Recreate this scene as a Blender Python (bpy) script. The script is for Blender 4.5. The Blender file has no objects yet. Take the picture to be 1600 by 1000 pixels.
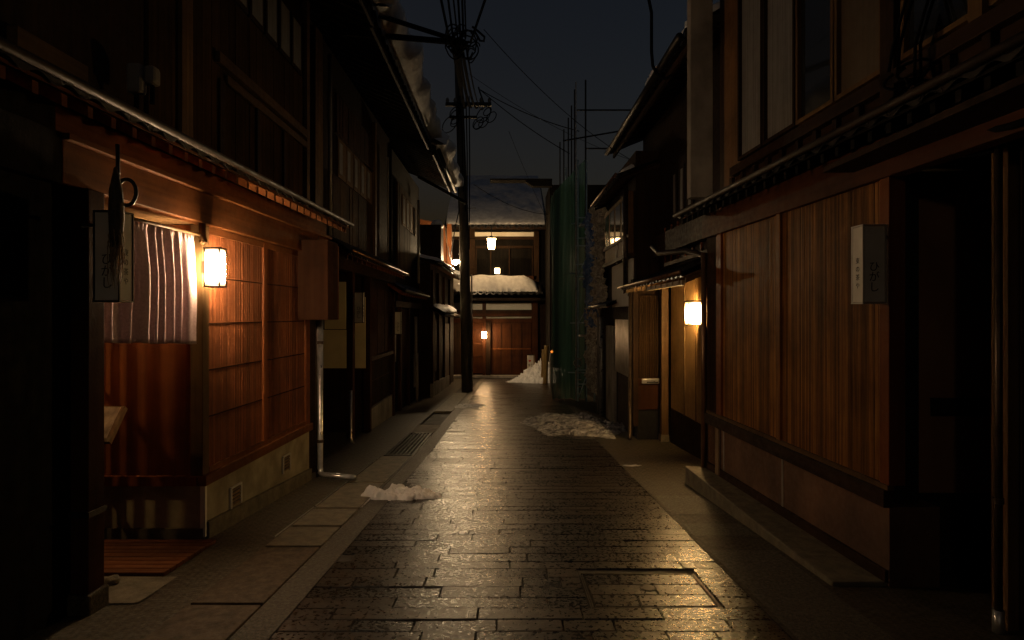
import bpy, math, random
from mathutils import Vector, noise
random.seed(11)
R = math.radians
sc = bpy.context.scene
col = sc.collection

# ------------------------------------------------------------------ camera, world, exposure
FPX, CX, HY, CZ = 950.0, 790.0, 492.0, 1.55
cam = bpy.data.cameras.new("camera")
cam.sensor_width = 36.0
cam.lens = FPX / 1600 * 36
cam.shift_x = (800 - CX) / 1600
cam.shift_y = (HY - 500) / 1600
cam.clip_start = 0.05
cam.clip_end = 500
co = bpy.data.objects.new("camera", cam)
co.location = (0, 0, CZ)
co.rotation_euler = (R(90), 0, 0)
col.objects.link(co)
sc.camera = co

w = bpy.data.worlds.new("World")
sc.world = w
w.use_nodes = True
nt = w.node_tree
bg = nt.nodes["Background"]
sky = nt.nodes.new("ShaderNodeTexSky")
sky.sky_type = 'NISHITA'
sky.sun_disc = False
sky.sun_elevation = R(-2)
sky.sun_rotation = R(100)
hs = nt.nodes.new("ShaderNodeHueSaturation")
hs.inputs["Saturation"].default_value = 1.35
nt.links.new(sky.outputs[0], hs.inputs["Color"])
nt.links.new(hs.outputs[0], bg.inputs[0])
bg.inputs[1].default_value = 0.095
SKY_STRENGTH = bg.inputs[1]

sc.view_settings.view_transform = 'Standard'
sc.view_settings.look = 'None'
sc.view_settings.exposure = 0
sc.view_settings.gamma = 1
sc.cycles.use_denoising = True
sc.cycles.sample_clamp_indirect = 4
sc.cycles.max_bounces = 6
sc.cycles.caustics_reflective = False
sc.cycles.caustics_refractive = False

# ------------------------------------------------------------------ geometry helpers
def gz(y):
    return -0.0674 * y if y < 10 else -0.674 - 0.043 * (min(y, 36) - 10)

def X(px, d): return (px - CX) / FPX * d
def Z(py, d): return CZ - (py - HY) / FPX * d

class MB:
    def __init__(s): s.v = []; s.f = []
    def hexa(s, p):
        i = len(s.v); s.v += [tuple(q) for q in p]
        s.f += [tuple(i + k for k in q) for q in ((0,3,2,1),(4,5,6,7),(0,1,5,4),(1,2,6,5),(2,3,7,6),(3,0,4,7))]
        return s
    def box(s, x0, x1, y0, y1, z0, z1):
        if x1 < x0: x0, x1 = x1, x0
        if y1 < y0: y0, y1 = y1, y0
        return s.hexa([(x0,y0,z0),(x1,y0,z0),(x1,y1,z0),(x0,y1,z0),(x0,y0,z1),(x1,y0,z1),(x1,y1,z1),(x0,y1,z1)])
    def quad(s, a, b, c, d):
        i = len(s.v); s.v += [tuple(a), tuple(b), tuple(c), tuple(d)]; s.f.append((i,i+1,i+2,i+3)); return s
    def grid(s, pts):
        n, m = len(pts), len(pts[0]); i = len(s.v)
        for r in pts: s.v += [tuple(q) for q in r]
        for a in range(n-1):
            for b in range(m-1):
                s.f.append((i+a*m+b, i+a*m+b+1, i+(a+1)*m+b+1, i+(a+1)*m+b))
        return s
    def tube(s, path, r, n=8, cap=True):
        P = [Vector(p) for p in path]; i0 = len(s.v); m = len(P)
        rr = r if isinstance(r, (list, tuple)) else [r] * m
        prev = None
        for k in range(m):
            t = (P[min(k+1,m-1)] - P[max(k-1,0)])
            if t.length < 1e-9: t = Vector((0,0,1))
            t.normalize()
            if prev is None:
                a = Vector((0,0,1)) if abs(t.z) < .9 else Vector((1,0,0))
                u = t.cross(a).normalized()
            else:
                u = (prev - t * prev.dot(t)); u = u.normalized() if u.length > 1e-6 else t.orthogonal().normalized()
            prev = u; v = t.cross(u)
            for j in range(n):
                an = 2*math.pi*j/n
                s.v.append(tuple(P[k] + (u*math.cos(an) + v*math.sin(an)) * rr[k]))
        for k in range(m-1):
            for j in range(n):
                s.f.append((i0+k*n+j, i0+k*n+(j+1)%n, i0+(k+1)*n+(j+1)%n, i0+(k+1)*n+j))
        if cap:
            s.f.append(tuple(i0+j for j in range(n))[::-1]); s.f.append(tuple(i0+(m-1)*n+j for j in range(n)))
        return s
    def build(s, name, m, parent=None, loc=None, bevel=0, smooth=False, solid=0):
        if parent is not None: L = Vector(ORG[parent.name])
        else: L = Vector(loc or (0,0,0))
        me = bpy.data.meshes.new(name)
        me.from_pydata([tuple(Vector(q) - L) for q in s.v], [], s.f); me.update()
        me.materials.append(m)
        if smooth:
            for p in me.polygons: p.use_smooth = True
        o = bpy.data.objects.new(name, me); col.objects.link(o)
        if parent is not None: o.parent = parent
        else: o.location = L
        ORG[o.name] = tuple(L)
        if solid:
            md = o.modifiers.new("thick", 'SOLIDIFY'); md.thickness = solid; md.offset = 0
        if bevel:
            md = o.modifiers.new("edge", 'BEVEL'); md.width = bevel; md.segments = 2; md.limit_method = 'ANGLE'
        return o
ORG = {}

class Fr:                                   # a facade line along the street; n points to the street
    def __init__(s, x0, y0, k, side): s.x0, s.y0, s.k, s.side = x0, y0, k, side
    def x(s, y, n=0): return s.x0 + s.k*(y - s.y0) + s.side*n
    def p(s, n, y, z): return (s.x(y, n), y, z)
def two(z): return z if isinstance(z, tuple) else (z, z)
def fb(mb, F, y0, y1, n0, n1, z0, z1):
    a, b = two(z0); c, d = two(z1)
    P = [F.p(n0,y0,a), F.p(n1,y0,a), F.p(n1,y1,b), F.p(n0,y1,b), F.p(n0,y0,c), F.p(n1,y0,c), F.p(n1,y1,d), F.p(n0,y1,d)]
    if F.side < 0: P = [P[1],P[0],P[3],P[2],P[5],P[4],P[7],P[6]]
    mb.hexa(P); return mb
def FB(name, m, root, F, y0, y1, n0, n1, z0, z1, bevel=0):
    return fb(MB(), F, y0, y1, n0, n1, z0, z1).build(name, m, root, bevel=bevel)

def tag(o, label=None, cat=None, group=None, kind=None):
    if label: o["label"] = label
    if cat: o["category"] = cat
    if group: o["group"] = group
    if kind: o["kind"] = kind
    return o
def thing(name, label, cat, loc, group=None):
    o = bpy.data.objects.new(name, None); col.objects.link(o); o.location = loc; o.empty_display_size = .1
    ORG[o.name] = tuple(loc)
    return tag(o, label, cat, group)

# ------------------------------------------------------------------ materials
def new_mat(name):
    m = bpy.data.materials.new(name); m.use_nodes = True
    return m, m.node_tree, m.node_tree.nodes["Principled BSDF"]
def surf(name, c1, c2, scale=(6,6,6), rough=(.5,.7), bump=.2, bscale=40, detail=6, spec=.5, metal=0, island=0, contrast=(.35,.65), bmap=None, weather=0):
    m, t, b = new_mat(name)
    tc = t.nodes.new("ShaderNodeTexCoord"); mp = t.nodes.new("ShaderNodeMapping"); mp.inputs["Scale"].default_value = scale
    t.links.new(tc.outputs["Object"], mp.inputs[0])
    nz = t.nodes.new("ShaderNodeTexNoise"); nz.inputs["Detail"].default_value = detail; nz.inputs["Scale"].default_value = 1
    t.links.new(mp.outputs[0], nz.inputs["Vector"])
    rp = t.nodes.new("ShaderNodeValToRGB")
    rp.color_ramp.elements[0].position = contrast[0]; rp.color_ramp.elements[1].position = contrast[1]
    rp.color_ramp.elements[0].color = (*c1, 1); rp.color_ramp.elements[1].color = (*c2, 1)
    t.links.new(nz.outputs[0], rp.inputs[0])
    out = rp.outputs[0]
    if island:
        g = t.nodes.new("ShaderNodeNewGeometry")
        mr = t.nodes.new("ShaderNodeMapRange"); mr.inputs[3].default_value = 1-island; mr.inputs[4].default_value = 1+island
        t.links.new(g.outputs["Random Per Island"], mr.inputs[0])
        mx = t.nodes.new("ShaderNodeMix"); mx.data_type = 'RGBA'; mx.blend_type = 'MULTIPLY'; mx.inputs[0].default_value = 1
        t.links.new(out, mx.inputs[6]); t.links.new(mr.outputs[0], mx.inputs[7]); out = mx.outputs[2]
    if weather:
        wz = t.nodes.new("ShaderNodeTexNoise"); wz.inputs["Scale"].default_value = 1.5; wz.inputs["Detail"].default_value = 7; wz.inputs["Roughness"].default_value = .6
        t.links.new(tc.outputs["Object"], wz.inputs["Vector"])
        wr_ = t.nodes.new("ShaderNodeMapRange"); wr_.inputs[1].default_value = .36; wr_.inputs[2].default_value = .62; wr_.inputs[3].default_value = 1-weather; wr_.inputs[4].default_value = 1.08
        t.links.new(wz.outputs[0], wr_.inputs[0])
        wx = t.nodes.new("ShaderNodeMix"); wx.data_type = 'RGBA'; wx.blend_type = 'MULTIPLY'; wx.inputs[0].default_value = 1
        t.links.new(out, wx.inputs[6]); t.links.new(wr_.outputs[0], wx.inputs[7]); out = wx.outputs[2]
    t.links.new(out, b.inputs["Base Color"])
    mr2 = t.nodes.new("ShaderNodeMapRange"); mr2.inputs[1].default_value = .3; mr2.inputs[2].default_value = .7
    mr2.inputs[3].default_value = rough[0]; mr2.inputs[4].default_value = rough[1]
    n2 = t.nodes.new("ShaderNodeTexNoise"); n2.inputs["Scale"].default_value = bscale * .25; n2.inputs["Detail"].default_value = 4
    t.links.new(tc.outputs["Object"], n2.inputs["Vector"])
    t.links.new(n2.outputs[0], mr2.inputs[0])
    if island and bmap:
        ad = t.nodes.new("ShaderNodeMath"); ad.operation = 'MULTIPLY_ADD'; ad.inputs[1].default_value = .06; t.links.new(g.outputs["Random Per Island"], ad.inputs[0]); t.links.new(mr2.outputs[0], ad.inputs[2])
        t.links.new(ad.outputs[0], b.inputs["Roughness"])
    else: t.links.new(mr2.outputs[0], b.inputs["Roughness"])
    if bump:
        n3 = t.nodes.new("ShaderNodeTexNoise"); n3.inputs["Scale"].default_value = bscale; n3.inputs["Detail"].default_value = 5
        if bmap:
            mb_ = t.nodes.new("ShaderNodeMapping"); mb_.inputs["Scale"].default_value = bmap
            t.links.new(tc.outputs["Object"], mb_.inputs[0]); t.links.new(mb_.outputs[0], n3.inputs["Vector"]); n3.inputs["Scale"].default_value = 1
        else:
            t.links.new(tc.outputs["Object"], n3.inputs["Vector"])
        bp = t.nodes.new("ShaderNodeBump"); bp.inputs["Strength"].default_value = bump; bp.inputs["Distance"].default_value = .01
        t.links.new(n3.outputs[0], bp.inputs["Height"]); t.links.new(bp.outputs[0], b.inputs["Normal"])
    b.inputs["Specular IOR Level"].default_value = spec
    b.inputs["Metallic"].default_value = metal
    return m
def wood(name, c1, c2, along='z', rough=(.4,.65), island=.25, grain=45, bump=.15, spec=.12):
    s = {'z': (grain, grain, grain*.035), 'y': (grain, grain*.035, grain), 'x': (grain*.035, grain, grain)}[along]
    return surf(name, c1, c2, scale=s, rough=rough, bump=bump, bscale=60, island=island, contrast=(.25,.75), spec=spec, weather=.4)
def emit(name, c, strength):
    m, t, b = new_mat(name)
    b.inputs["Base Color"].default_value = (.8,.78,.72,1)
    b.inputs["Emission Color"].default_value = (*c, 1); b.inputs["Emission Strength"].default_value = strength
    return m

def emit_paper(name, c, edge, peak, centre, sig):
    m = emit(name, c, edge); t = m.node_tree; b = t.nodes["Principled BSDF"]
    tc = t.nodes.new("ShaderNodeTexCoord"); d = t.nodes.new("ShaderNodeVectorMath"); d.operation = 'DISTANCE'; d.inputs[1].default_value = centre
    t.links.new(tc.outputs["Object"], d.inputs[0])
    mr = t.nodes.new("ShaderNodeMapRange"); mr.interpolation_type = 'SMOOTHERSTEP'
    mr.inputs[1].default_value = .03; mr.inputs[2].default_value = sig; mr.inputs[3].default_value = peak; mr.inputs[4].default_value = edge
    t.links.new(d.outputs["Value"], mr.inputs[0]); t.links.new(mr.outputs[0], b.inputs["Emission Strength"])
    return m
M = {}
M['lattice'] = wood('bengara_lattice_wood', (.16,.052,.020), (.26,.092,.036), 'z', (.38,.55), island=.28, grain=80)
M['lattice_r'] = wood('weathered_lattice_wood', (.14,.058,.015), (.36,.165,.048), 'z', (.35,.55), island=.5, grain=70)
M['wood_red'] = wood('red_brown_board', (.15,.044,.013), (.25,.08,.025), 'z', (.35,.6), grain=22)
M['wood_red_y'] = wood('red_brown_beam', (.11,.038,.012), (.22,.082,.027), 'y', (.35,.6), grain=22)
M['wood_dark'] = wood('dark_stained_wood', (.014,.008,.0045), (.042,.022,.011), 'z', (.65,.85), grain=22)
M['wood_dark_y'] = wood('dark_stained_beam', (.02,.010,.005), (.05,.026,.013), 'y', (.45,.7), grain=22)
M['wood_mid'] = wood('brown_cedar_board', (.085,.048,.02), (.18,.105,.046), 'z', (.45,.7), grain=26)
M['wood_mid_y'] = wood('brown_cedar_beam', (.07,.04,.017), (.14,.085,.037), 'y', (.45,.7), grain=26)
M['wood_pale'] = wood('pale_weathered_timber', (.18,.12,.07), (.36,.26,.16), 'z', (.5,.75), grain=26)
M['wood_box'] = wood('brown_box_board', (.034,.013,.006), (.058,.024,.011), 'z', (.65,.85), grain=14, spec=.08)
M['shade_black'] = surf('shade_black_board', (.003,.0026,.0022), (.009,.007,.0055), (22,22,1), (.7,.9), .15, 60, spec=.12)  # near-black colour holds the shade of unlit walls and trim
M['apron'] = surf('damp_dark_concrete', (.028,.022,.012), (.085,.068,.04), (38,38,38), (.4,.75), .7, 150, detail=8, spec=.35)
M['dull_copper'] = surf('dull_copper', (.02,.013,.009), (.04,.026,.017), (10,10,10), (.5,.7), .1, 40, spec=.3)
M['wood_box2'] = wood('dark_red_beam', (.06,.02,.008), (.11,.04,.015), 'y', (.45,.65), grain=22)
M['plaster'] = surf('beige_mortar', (.30,.26,.17), (.42,.37,.25), (3,3,3), (.7,.9), .25, 90, weather=.45)
M['plaster_cream'] = surf('cream_wall_paper', (.66,.56,.34), (.74,.64,.4), (3,3,3), (.7,.9), .1, 60)
M['wood_upper'] = wood('shaded_upper_board', (.03,.017,.007), (.07,.04,.018), 'z', (.7,.9), grain=26, spec=.05)  # upper-storey shade is put into this darker copy of the cedar
M['door_brown'] = surf('brown_door_panel', (.22,.11,.06), (.30,.155,.085), (3,3,2), (.5,.7), .1, 60)
M['plaster_brown'] = surf('brown_plaster', (.12,.062,.036), (.18,.095,.055), (3,3,2), (.6,.85), .25, 90, weather=.45)
M['plaster_white'] = surf('white_plaster', (.78,.74,.64), (.86,.82,.74), (3,3,3), (.7,.9), .1, 60)
M['plaster_grey'] = surf('grey_weathered_plaster', (.24,.22,.2), (.36,.33,.29), (4,4,1.2), (.7,.9), .2, 60, weather=.45)
M['concrete'] = surf('wet_concrete', (.11,.095,.065), (.20,.175,.12), (9,9,9), (.45,.75), .5, 140, spec=.35)
M['aggregate'] = surf('exposed_aggregate', (.015,.012,.008), (.15,.125,.085), (95,95,95), (.3,.75), .9, 190, detail=3, contrast=(.38,.68))
M['slab'] = surf('gutter_slab_concrete', (.055,.04,.025), (.115,.083,.053), (14,14,14), (.55,.8), .5, 170, spec=.3)
M['stone'] = surf('wet_paving_stone', (.009,.0045,.0015), (.028,.0155,.006), (9,30,9), (.16,.40), .24, 150, spec=.7, island=.55, bmap=(38,120,60))
M['ground'] = surf('dark_damp_earth', (.02,.017,.013), (.04,.034,.026), (2,2,2), (.6,.9), .3, 30)
M['tile'] = surf('black_glazed_tile', (.014,.013,.013), (.03,.028,.027), (8,8,8), (.22,.4), .15, 30)
M['metal_dark'] = surf('dark_patinated_metal', (.05,.035,.025), (.1,.07,.05), (10,10,10), (.3,.5), .1, 40, metal=.6)
M['copper'] = surf('weathered_copper', (.16,.085,.05), (.26,.15,.09), (10,10,3), (.3,.5), .1, 40, metal=.7)
M['steel'] = surf('galvanised_steel', (.42,.42,.42), (.58,.57,.55), (14,14,14), (.25,.42), .1, 40, metal=.8)
M['pvc'] = surf('grey_pvc_pipe', (.22,.2,.18), (.3,.28,.25), (6,6,2), (.3,.45), .05, 40)
M['black'] = surf('black_iron', (.008,.008,.008), (.018,.017,.016), (12,12,12), (.35,.55), .2, 60)
M['cable'] = surf('black_cable_sheath', (.006,.006,.007), (.011,.011,.012), (12,12,12), (.9,1), 0, spec=.02)
M['snow'] = surf('old_snow', (.66,.66,.68), (.86,.86,.87), (5,5,5), (.55,.8), .8, 28, spec=.3)
M['snow_dirty'] = surf('dirty_snow', (.10,.10,.105), (.66,.66,.69), (6,11,6), (.5,.8), 1.0, 24, spec=.3)
M['paper'] = surf('sign_paper', (.60,.57,.50), (.70,.67,.6), (5,5,5), (.5,.7), .05, 60)
M['frame_alu'] = surf('silver_sign_frame', (.5,.47,.43), (.6,.57,.52), (9,9,9), (.3,.45), 0, metal=.6)
M['ink'] = surf('black_ink', (.012,.011,.01), (.02,.018,.016), (9,9,9), (.5,.7), 0)
M['red_ink'] = surf('red_ink', (.5,.03,.03), (.6,.05,.04), (9,9,9), (.5,.7), 0)
M['cloth'] = surf('mauve_linen', (.66,.48,.49), (.80,.61,.62), (60,60,60), (.8,.95), .2, 220, spec=.2)
M['straw'] = surf('dried_straw', (.16,.11,.05), (.36,.25,.11), (60,60,60), (.6,.85), .3, 120)
M['straw_dark'] = surf('dark_dried_husk', (.03,.02,.012), (.09,.06,.03), (60,60,20), (.6,.85), .3, 120)
M['glass'] = surf('dark_window_glass', (.012,.013,.014), (.02,.021,.022), (2,2,2), (.03,.09), .03, 3, spec=.9)
M['curtain_pane'] = surf('pale_window_blind', (.16,.155,.145), (.26,.25,.24), (40,40,1), (.35,.6), .05, 40)
M['blind_brown'] = surf('brown_window_board', (.08,.058,.034), (.11,.08,.048), (30,30,1), (.4,.6), .05, 40)
M['net'] = surf('green_scaffold_netting', (.05,.15,.125), (.09,.22,.19), (160,160,160), (.6,.8), .4, 240, spec=.3)
M['tarp_blue'] = surf('blue_tarp', (.06,.16,.45), (.14,.28,.62), (8,8,3), (.25,.5), .3, 20)
M['tarp_tan'] = surf('crumpled_clear_sheet', (.40,.35,.27), (.80,.74,.62), (16,16,7), (.2,.45), .6, 24)
M['bamboo'] = surf('yellow_bamboo', (.16,.10,.03), (.27,.18,.065), (20,20,3), (.3,.5), .1, 40)
M['brass'] = surf('polished_brown_panel', (.05,.03,.011), (.08,.048,.018), (20,2,20), (.3,.42), .03, 20, metal=.5)
M['worn_rim'] = surf('worn_steel_rim', (.05,.042,.03), (.12,.10,.075), (14,14,14), (.3,.5), .3, 60, metal=.5)
M['grille'] = surf('drain_iron', (.02,.018,.015), (.05,.043,.035), (20,20,20), (.3,.5), .2, 60, metal=.7)
nm = M['net']; b_ = nm.node_tree.nodes["Principled BSDF"]; tl = nm.node_tree.nodes.new("ShaderNodeBsdfTranslucent"); mxs = nm.node_tree.nodes.new("ShaderNodeMixShader")
tl.inputs[0].default_value = (.12,.32,.27,1); mxs.inputs[0].default_value = .5
nm.node_tree.links.new(b_.outputs[0], mxs.inputs[1]); nm.node_tree.links.new(tl.outputs[0], mxs.inputs[2])
tr = nm.node_tree.nodes.new("ShaderNodeBsdfTransparent"); mx2 = nm.node_tree.nodes.new("ShaderNodeMixShader"); mx2.inputs[0].default_value = .28
nm.node_tree.links.new(mxs.outputs[0], mx2.inputs[1]); nm.node_tree.links.new(tr.outputs[0], mx2.inputs[2])
nm.node_tree.links.new(mx2.outputs[0], nm.node_tree.nodes["Material Output"].inputs[0])
WARM = (1.0, .66, .36)
M['lamp_entrance'] = emit_paper('entrance_lamp_paper', WARM, 1.5, 520, (.082, -.1375, .145), .165)
M['lamp_recess'] = emit_paper('recess_lamp_paper', (1, .60, .22), 1.5, 420, (0, -.02, .17), .21)
M['lamp_lantern'] = emit('lantern_glass', (1, .61, .26), 64)
M['lamp_door'] = emit('door_lamp_paper', (1, .60, .27), 105)
M['lamp_pole'] = emit('pole_lamp_globe', (1, .70, .38), 900)
M['lamp_room'] = emit('room_bulb', (1, .62, .24), 650)
M['lamp_window'] = emit('window_lamp', (1, .68, .34), 16)
M['lamp_lane'] = emit('lane_lamp_glass', (1, .70, .42), 42)
M['lamp_amber'] = emit('amber_warning_lens', (1, .24, .02), 4)

# ------------------------------------------------------------------ ground, paving
def strip(name, m, xa, xb, y0, y1, dz, step=.5, kx=0.0126):
    mb = MB(); pts = []; n = max(2, int((y1-y0)/step)+1)
    for i in range(n):
        y = y0 + (y1-y0)*i/(n-1)
        pts.append([(xa + kx*(y-4), y, gz(y)+dz), (xb + kx*(y-4), y, gz(y)+dz)])
    return mb.grid(pts).build(name, m)
g = MB(); pts = []
for y in [-200,-20,-5,0,5,10,15,20,25,30,36,60,250]:
    yy = max(y, -5)
    pts.append([(-200, y, gz(yy)-.06), (200, y, gz(yy)-.06)])
tag(g.grid(pts).build('ground', M['ground']), kind='structure')
XL, XR = -1.29, 1.58
tag(strip('paving_bed', M['ground'], XL-.02, XR+.02, 1.2, 29.2, -.013), kind='structure')
tag(strip('pavement_near_houses', M['apron'], -3.9, -1.97, 1.2, 29.2, -.004), kind='structure')
tag(strip('gravel_strip', M['aggregate'], -1.51, XL-.004, 1.2, 29.2, -.004), kind='structure')
tag(strip('pavement_opposite', M['apron'], XR+.004, 4.2, 1.2, 29.2, -.004), kind='structure')
tag(strip('lit_floor_patch', M['concrete'], -3.5, -2.3, 3.80, 4.26, .004, .1, 0), kind='structure')  # paler strip holds the light falling on the entrance floor in its colour
# darker aggregate fields on the opposite apron
for (ya, yb) in ((5.25,5.62),(5.95,6.75),(3.2,4.85)):
    tag(strip('aggregate_apron', M['aggregate'], XR+.03, 2.14, ya, yb, .0, .1), kind='structure')

HOLE = (.53, 1.34, 3.74, 4.34)
mb = MB(); y = 1.3; row = 0
def stone(mb, x0, x1, y0, y1, dz):
    g_ = .0034; b_ = .0035 + random.random()*.003
    x0 += g_*random.uniform(.4,1.1); x1 -= g_*random.uniform(.4,1.1); y0 += g_*.6; y1 -= g_*.6
    tx, ty = random.uniform(-.007,.007), random.uniform(-.022,.022)
    xm, ym = (x0+x1)/2, (y0+y1)/2
    def top(x, y): return gz(y) + dz + tx*(x-xm) + ty*(y-ym)
    nx = max(2, int((x1-x0)/.16)+1)
    rows = []
    for (yy, inset) in ((y0, 1), (y0+b_, 0), (ym, 0), (y1-b_, 0), (y1, 1)):
        r = [(x0, yy, top(x0,yy)-.012)]
        for i in range(nx):
            xx = x0 + b_ + (x1-x0-2*b_)*i/(nx-1)
            wob = .0016*noise.noise((xx*5, yy*8, 3.1)) + .0007*noise.noise((xx*19, yy*23, 1.7))
            r.append((xx, yy + (.004*noise.noise((xx*7, yy*5, 9)) if inset else 0), top(xx,yy) - (.012 if inset else 0) + (0 if inset else wob)))
        r.append((x1, yy, top(x1,yy)-.012))
        rows.append(r)
    mb.grid(rows)
while y < 28.6:
    h = random.uniform(.145,.185)
    xo = .0126*(y-4)
    x = XL + xo - random.uniform(0,.4)
    while x < XR + xo - .01:
        L = random.choice((.28,.38,.5,.62,.75,.9)) * random.uniform(.9,1.1)
        a, b = max(x, XL+xo), min(x+L, XR+xo)
        if b - a < .12: x += L; continue
        if XR + xo - b < .14: b = XR + xo; L = 9
        dz = random.uniform(-.003,.003)
        seg = [(a, b)]
        if y + h > HOLE[2] and y < HOLE[3]:
            seg = [(p, q) for (p, q) in ((a, min(b, HOLE[0]-.01)), (max(a, HOLE[1]+.01), b)) if q - p > .05]
        for (p, q) in seg: stone(mb, p, q, y, y+h, dz)
        x += L
    y += h; row += 1
tag(mb.build('stone_paving', M['stone']), kind='structure')

# gutter: long plain slabs, patterned covers, gratings
GX0, GX1 = -1.97, -1.515
def slab_thing(label, y0, y1, m, dz=.006, seams=0):
    t = MB()
    kx = lambda y: .0126*(y-4)
    nr = max(1, seams)
    for i in range(nr):
        a = y0 + (y1-y0)*i/nr + .006; b = y0 + (y1-y0)*(i+1)/nr - .006
        t.hexa([(GX0+kx(a),a,gz(a)-.05),(GX1+kx(a),a,gz(a)-.05),(GX1+kx(b),b,gz(b)-.05),(GX0+kx(b),b,gz(b)-.05),
                (GX0+kx(a),a,gz(a)+dz),(GX1+kx(a),a,gz(a)+dz),(GX1+kx(b),b,gz(b)+dz),(GX0+kx(b),b,gz(b)+dz)])
    o = t.build('gutter_slab', m, loc=((GX0+GX1)/2, y0, gz(y0)), bevel=.006)
    return tag(o, label, 'drain cover', 'slabs covering the street gutter')
slab_thing('long plain beige slab of the gutter in front of the entrance post', 2.6, 3.78, M['slab'])
slab_thing('plain brown gutter slab beside the dark gravel strip, before the patterned covers', 3.80, 4.92, M['slab'])
slab_thing('greyish gutter cover just before the pile of snow', 4.95, 5.5, M['concrete'])
slab_thing('second greyish gutter cover, next to the pile of snow', 5.55, 6.15, M['concrete'])
slab_thing('dark gutter cover with a metal rim at the foot of the horizontal downpipe', 6.2, 7.4, M['concrete'])
slab_thing('long damp gutter slab with pale joints beyond the snow pile', 7.45, 9.4, M['concrete'])
slab_thing('damp gutter slab between the grating and the open channel', 11.9, 13.0, M['plaster_grey'])
slab_thing('far gutter slab leading up to the utility pole', 15.5, 21.0, M['concrete'])
gr = thing('drain_grating', 'dark barred drain grating set in the gutter line', 'grating', (-1.74, 9.5, gz(9.5)))
f_ = MB(); b_ = MB(); kx = .0126*6
for i in range(7):
    x = GX0 + kx + .03 + i*.065
    b_.hexa([(x,9.5,gz(9.5)-.05),(x+.028,9.5,gz(9.5)-.05),(x+.028,11.8,gz(11.8)-.05),(x,11.8,gz(11.8)-.05),(x,9.5,gz(9.5)+.006),(x+.028,9.5,gz(9.5)+.006),(x+.028,11.8,gz(11.8)+.006),(x,11.8,gz(11.8)+.006)])
b_.build('bar_grille', M['grille'], gr)
for (a, b) in ((9.44,9.5),(11.8,11.86)):
    f_.hexa([(GX0+kx,a,gz(a)-.05),(GX1+kx,a,gz(a)-.05),(GX1+kx,b,gz(b)-.05),(GX0+kx,b,gz(b)-.05),(GX0+kx,a,gz(a)+.01),(GX1+kx,a,gz(a)+.01),(GX1+kx,b,gz(b)+.01),(GX0+kx,b,gz(b)+.01)])
for (a, b) in ((GX0, GX0+.02), (GX1-.02, GX1)):
    f_.hexa([(a+kx,9.49,gz(9.49)-.05),(b+kx,9.49,gz(9.49)-.05),(b+kx,11.81,gz(11.81)-.05),(a+kx,11.81,gz(11.81)-.05),(a+kx,9.49,gz(9.49)+.009),(b+kx,9.49,gz(9.49)+.009),(b+kx,11.81,gz(11.81)+.009),(a+kx,11.81,gz(11.81)+.009)])
f_.build('frame', M['grille'], gr)
# kerb-side metal edging that glints
e = MB(); pts = [( -1.99+.0126*(y-4), y, gz(y)+.004) for y in [5.2+i*.4 for i in range(11)]]
e.tube(pts, .006, 6); pts = [(-1.50+.0126*(y-4), y, gz(y)+.004) for y in [6.2+i*.4 for i in range(14)]]; e.tube(pts, .007, 6)
tag(e.build('gutter_edging', M['steel'], loc=(-1.75,7,gz(7))), 'thin metal edging glinting along both sides of the damp gutter slabs', 'edging')

mh = thing('manhole_cover', 'rectangular stone-filled manhole cover with a steel rim in the paving', 'manhole', (.93, 4.04, gz(4.04)))
x0, x1, y0, y1 = HOLE; f_ = MB()
def slopebox(mb, xa, xb, ya, yb, lo, hi):
    mb.hexa([(xa,ya,gz(ya)+lo),(xb,ya,gz(ya)+lo),(xb,yb,gz(yb)+lo),(xa,yb,gz(yb)+lo),(xa,ya,gz(ya)+hi),(xb,ya,gz(ya)+hi),(xb,yb,gz(yb)+hi),(xa,yb,gz(yb)+hi)])
for (o_, hgt) in ((0, -.001), (.012, -.001)):
    t_ = .005
    slopebox(f_, x0+o_, x1-o_, y0+o_, y0+o_+t_, -.03, hgt); slopebox(f_, x0+o_, x1-o_, y1-o_-t_, y1-o_, -.03, hgt)
    slopebox(f_, x0+o_, x0+o_+t_, y0+o_+t_, y1-o_-t_, -.03, hgt); slopebox(f_, x1-o_-t_, x1-o_, y0+o_+t_, y1-o_-t_, -.03, hgt)
f_.build('steel_rim', M['worn_rim'], mh)
s_ = MB(); ya = y0+.026
for (hh, cuts) in ((.18,(.38,)), (.18,(.58,)), (.188,(.3,))):
    xs = [x0+.026] + [x0+.026+(x1-x0-.052)*c for c in cuts] + [x1-.026]
    for a, b in zip(xs, xs[1:]): stone(s_, a, b, ya, ya+hh, 0)
    ya += hh
s_.build('stone_infill', M['stone'], mh)
k_ = MB(); c_ = (.95, 4.06)
ring = [(c_[0]+.055*math.cos(a), c_[1]+.055*math.sin(a), gz(c_[1]+.055*math.sin(a))+.002) for a in [i*math.pi/12 for i in range(25)]]
k_.tube(ring, .003, 6)
k_.tube([(c_[0], c_[1], gz(4.06)-.01), (c_[0], c_[1], gz(4.06)+.005)], .042, 16)
k_.build('keyhole_cap', M['grille'], mh)

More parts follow.
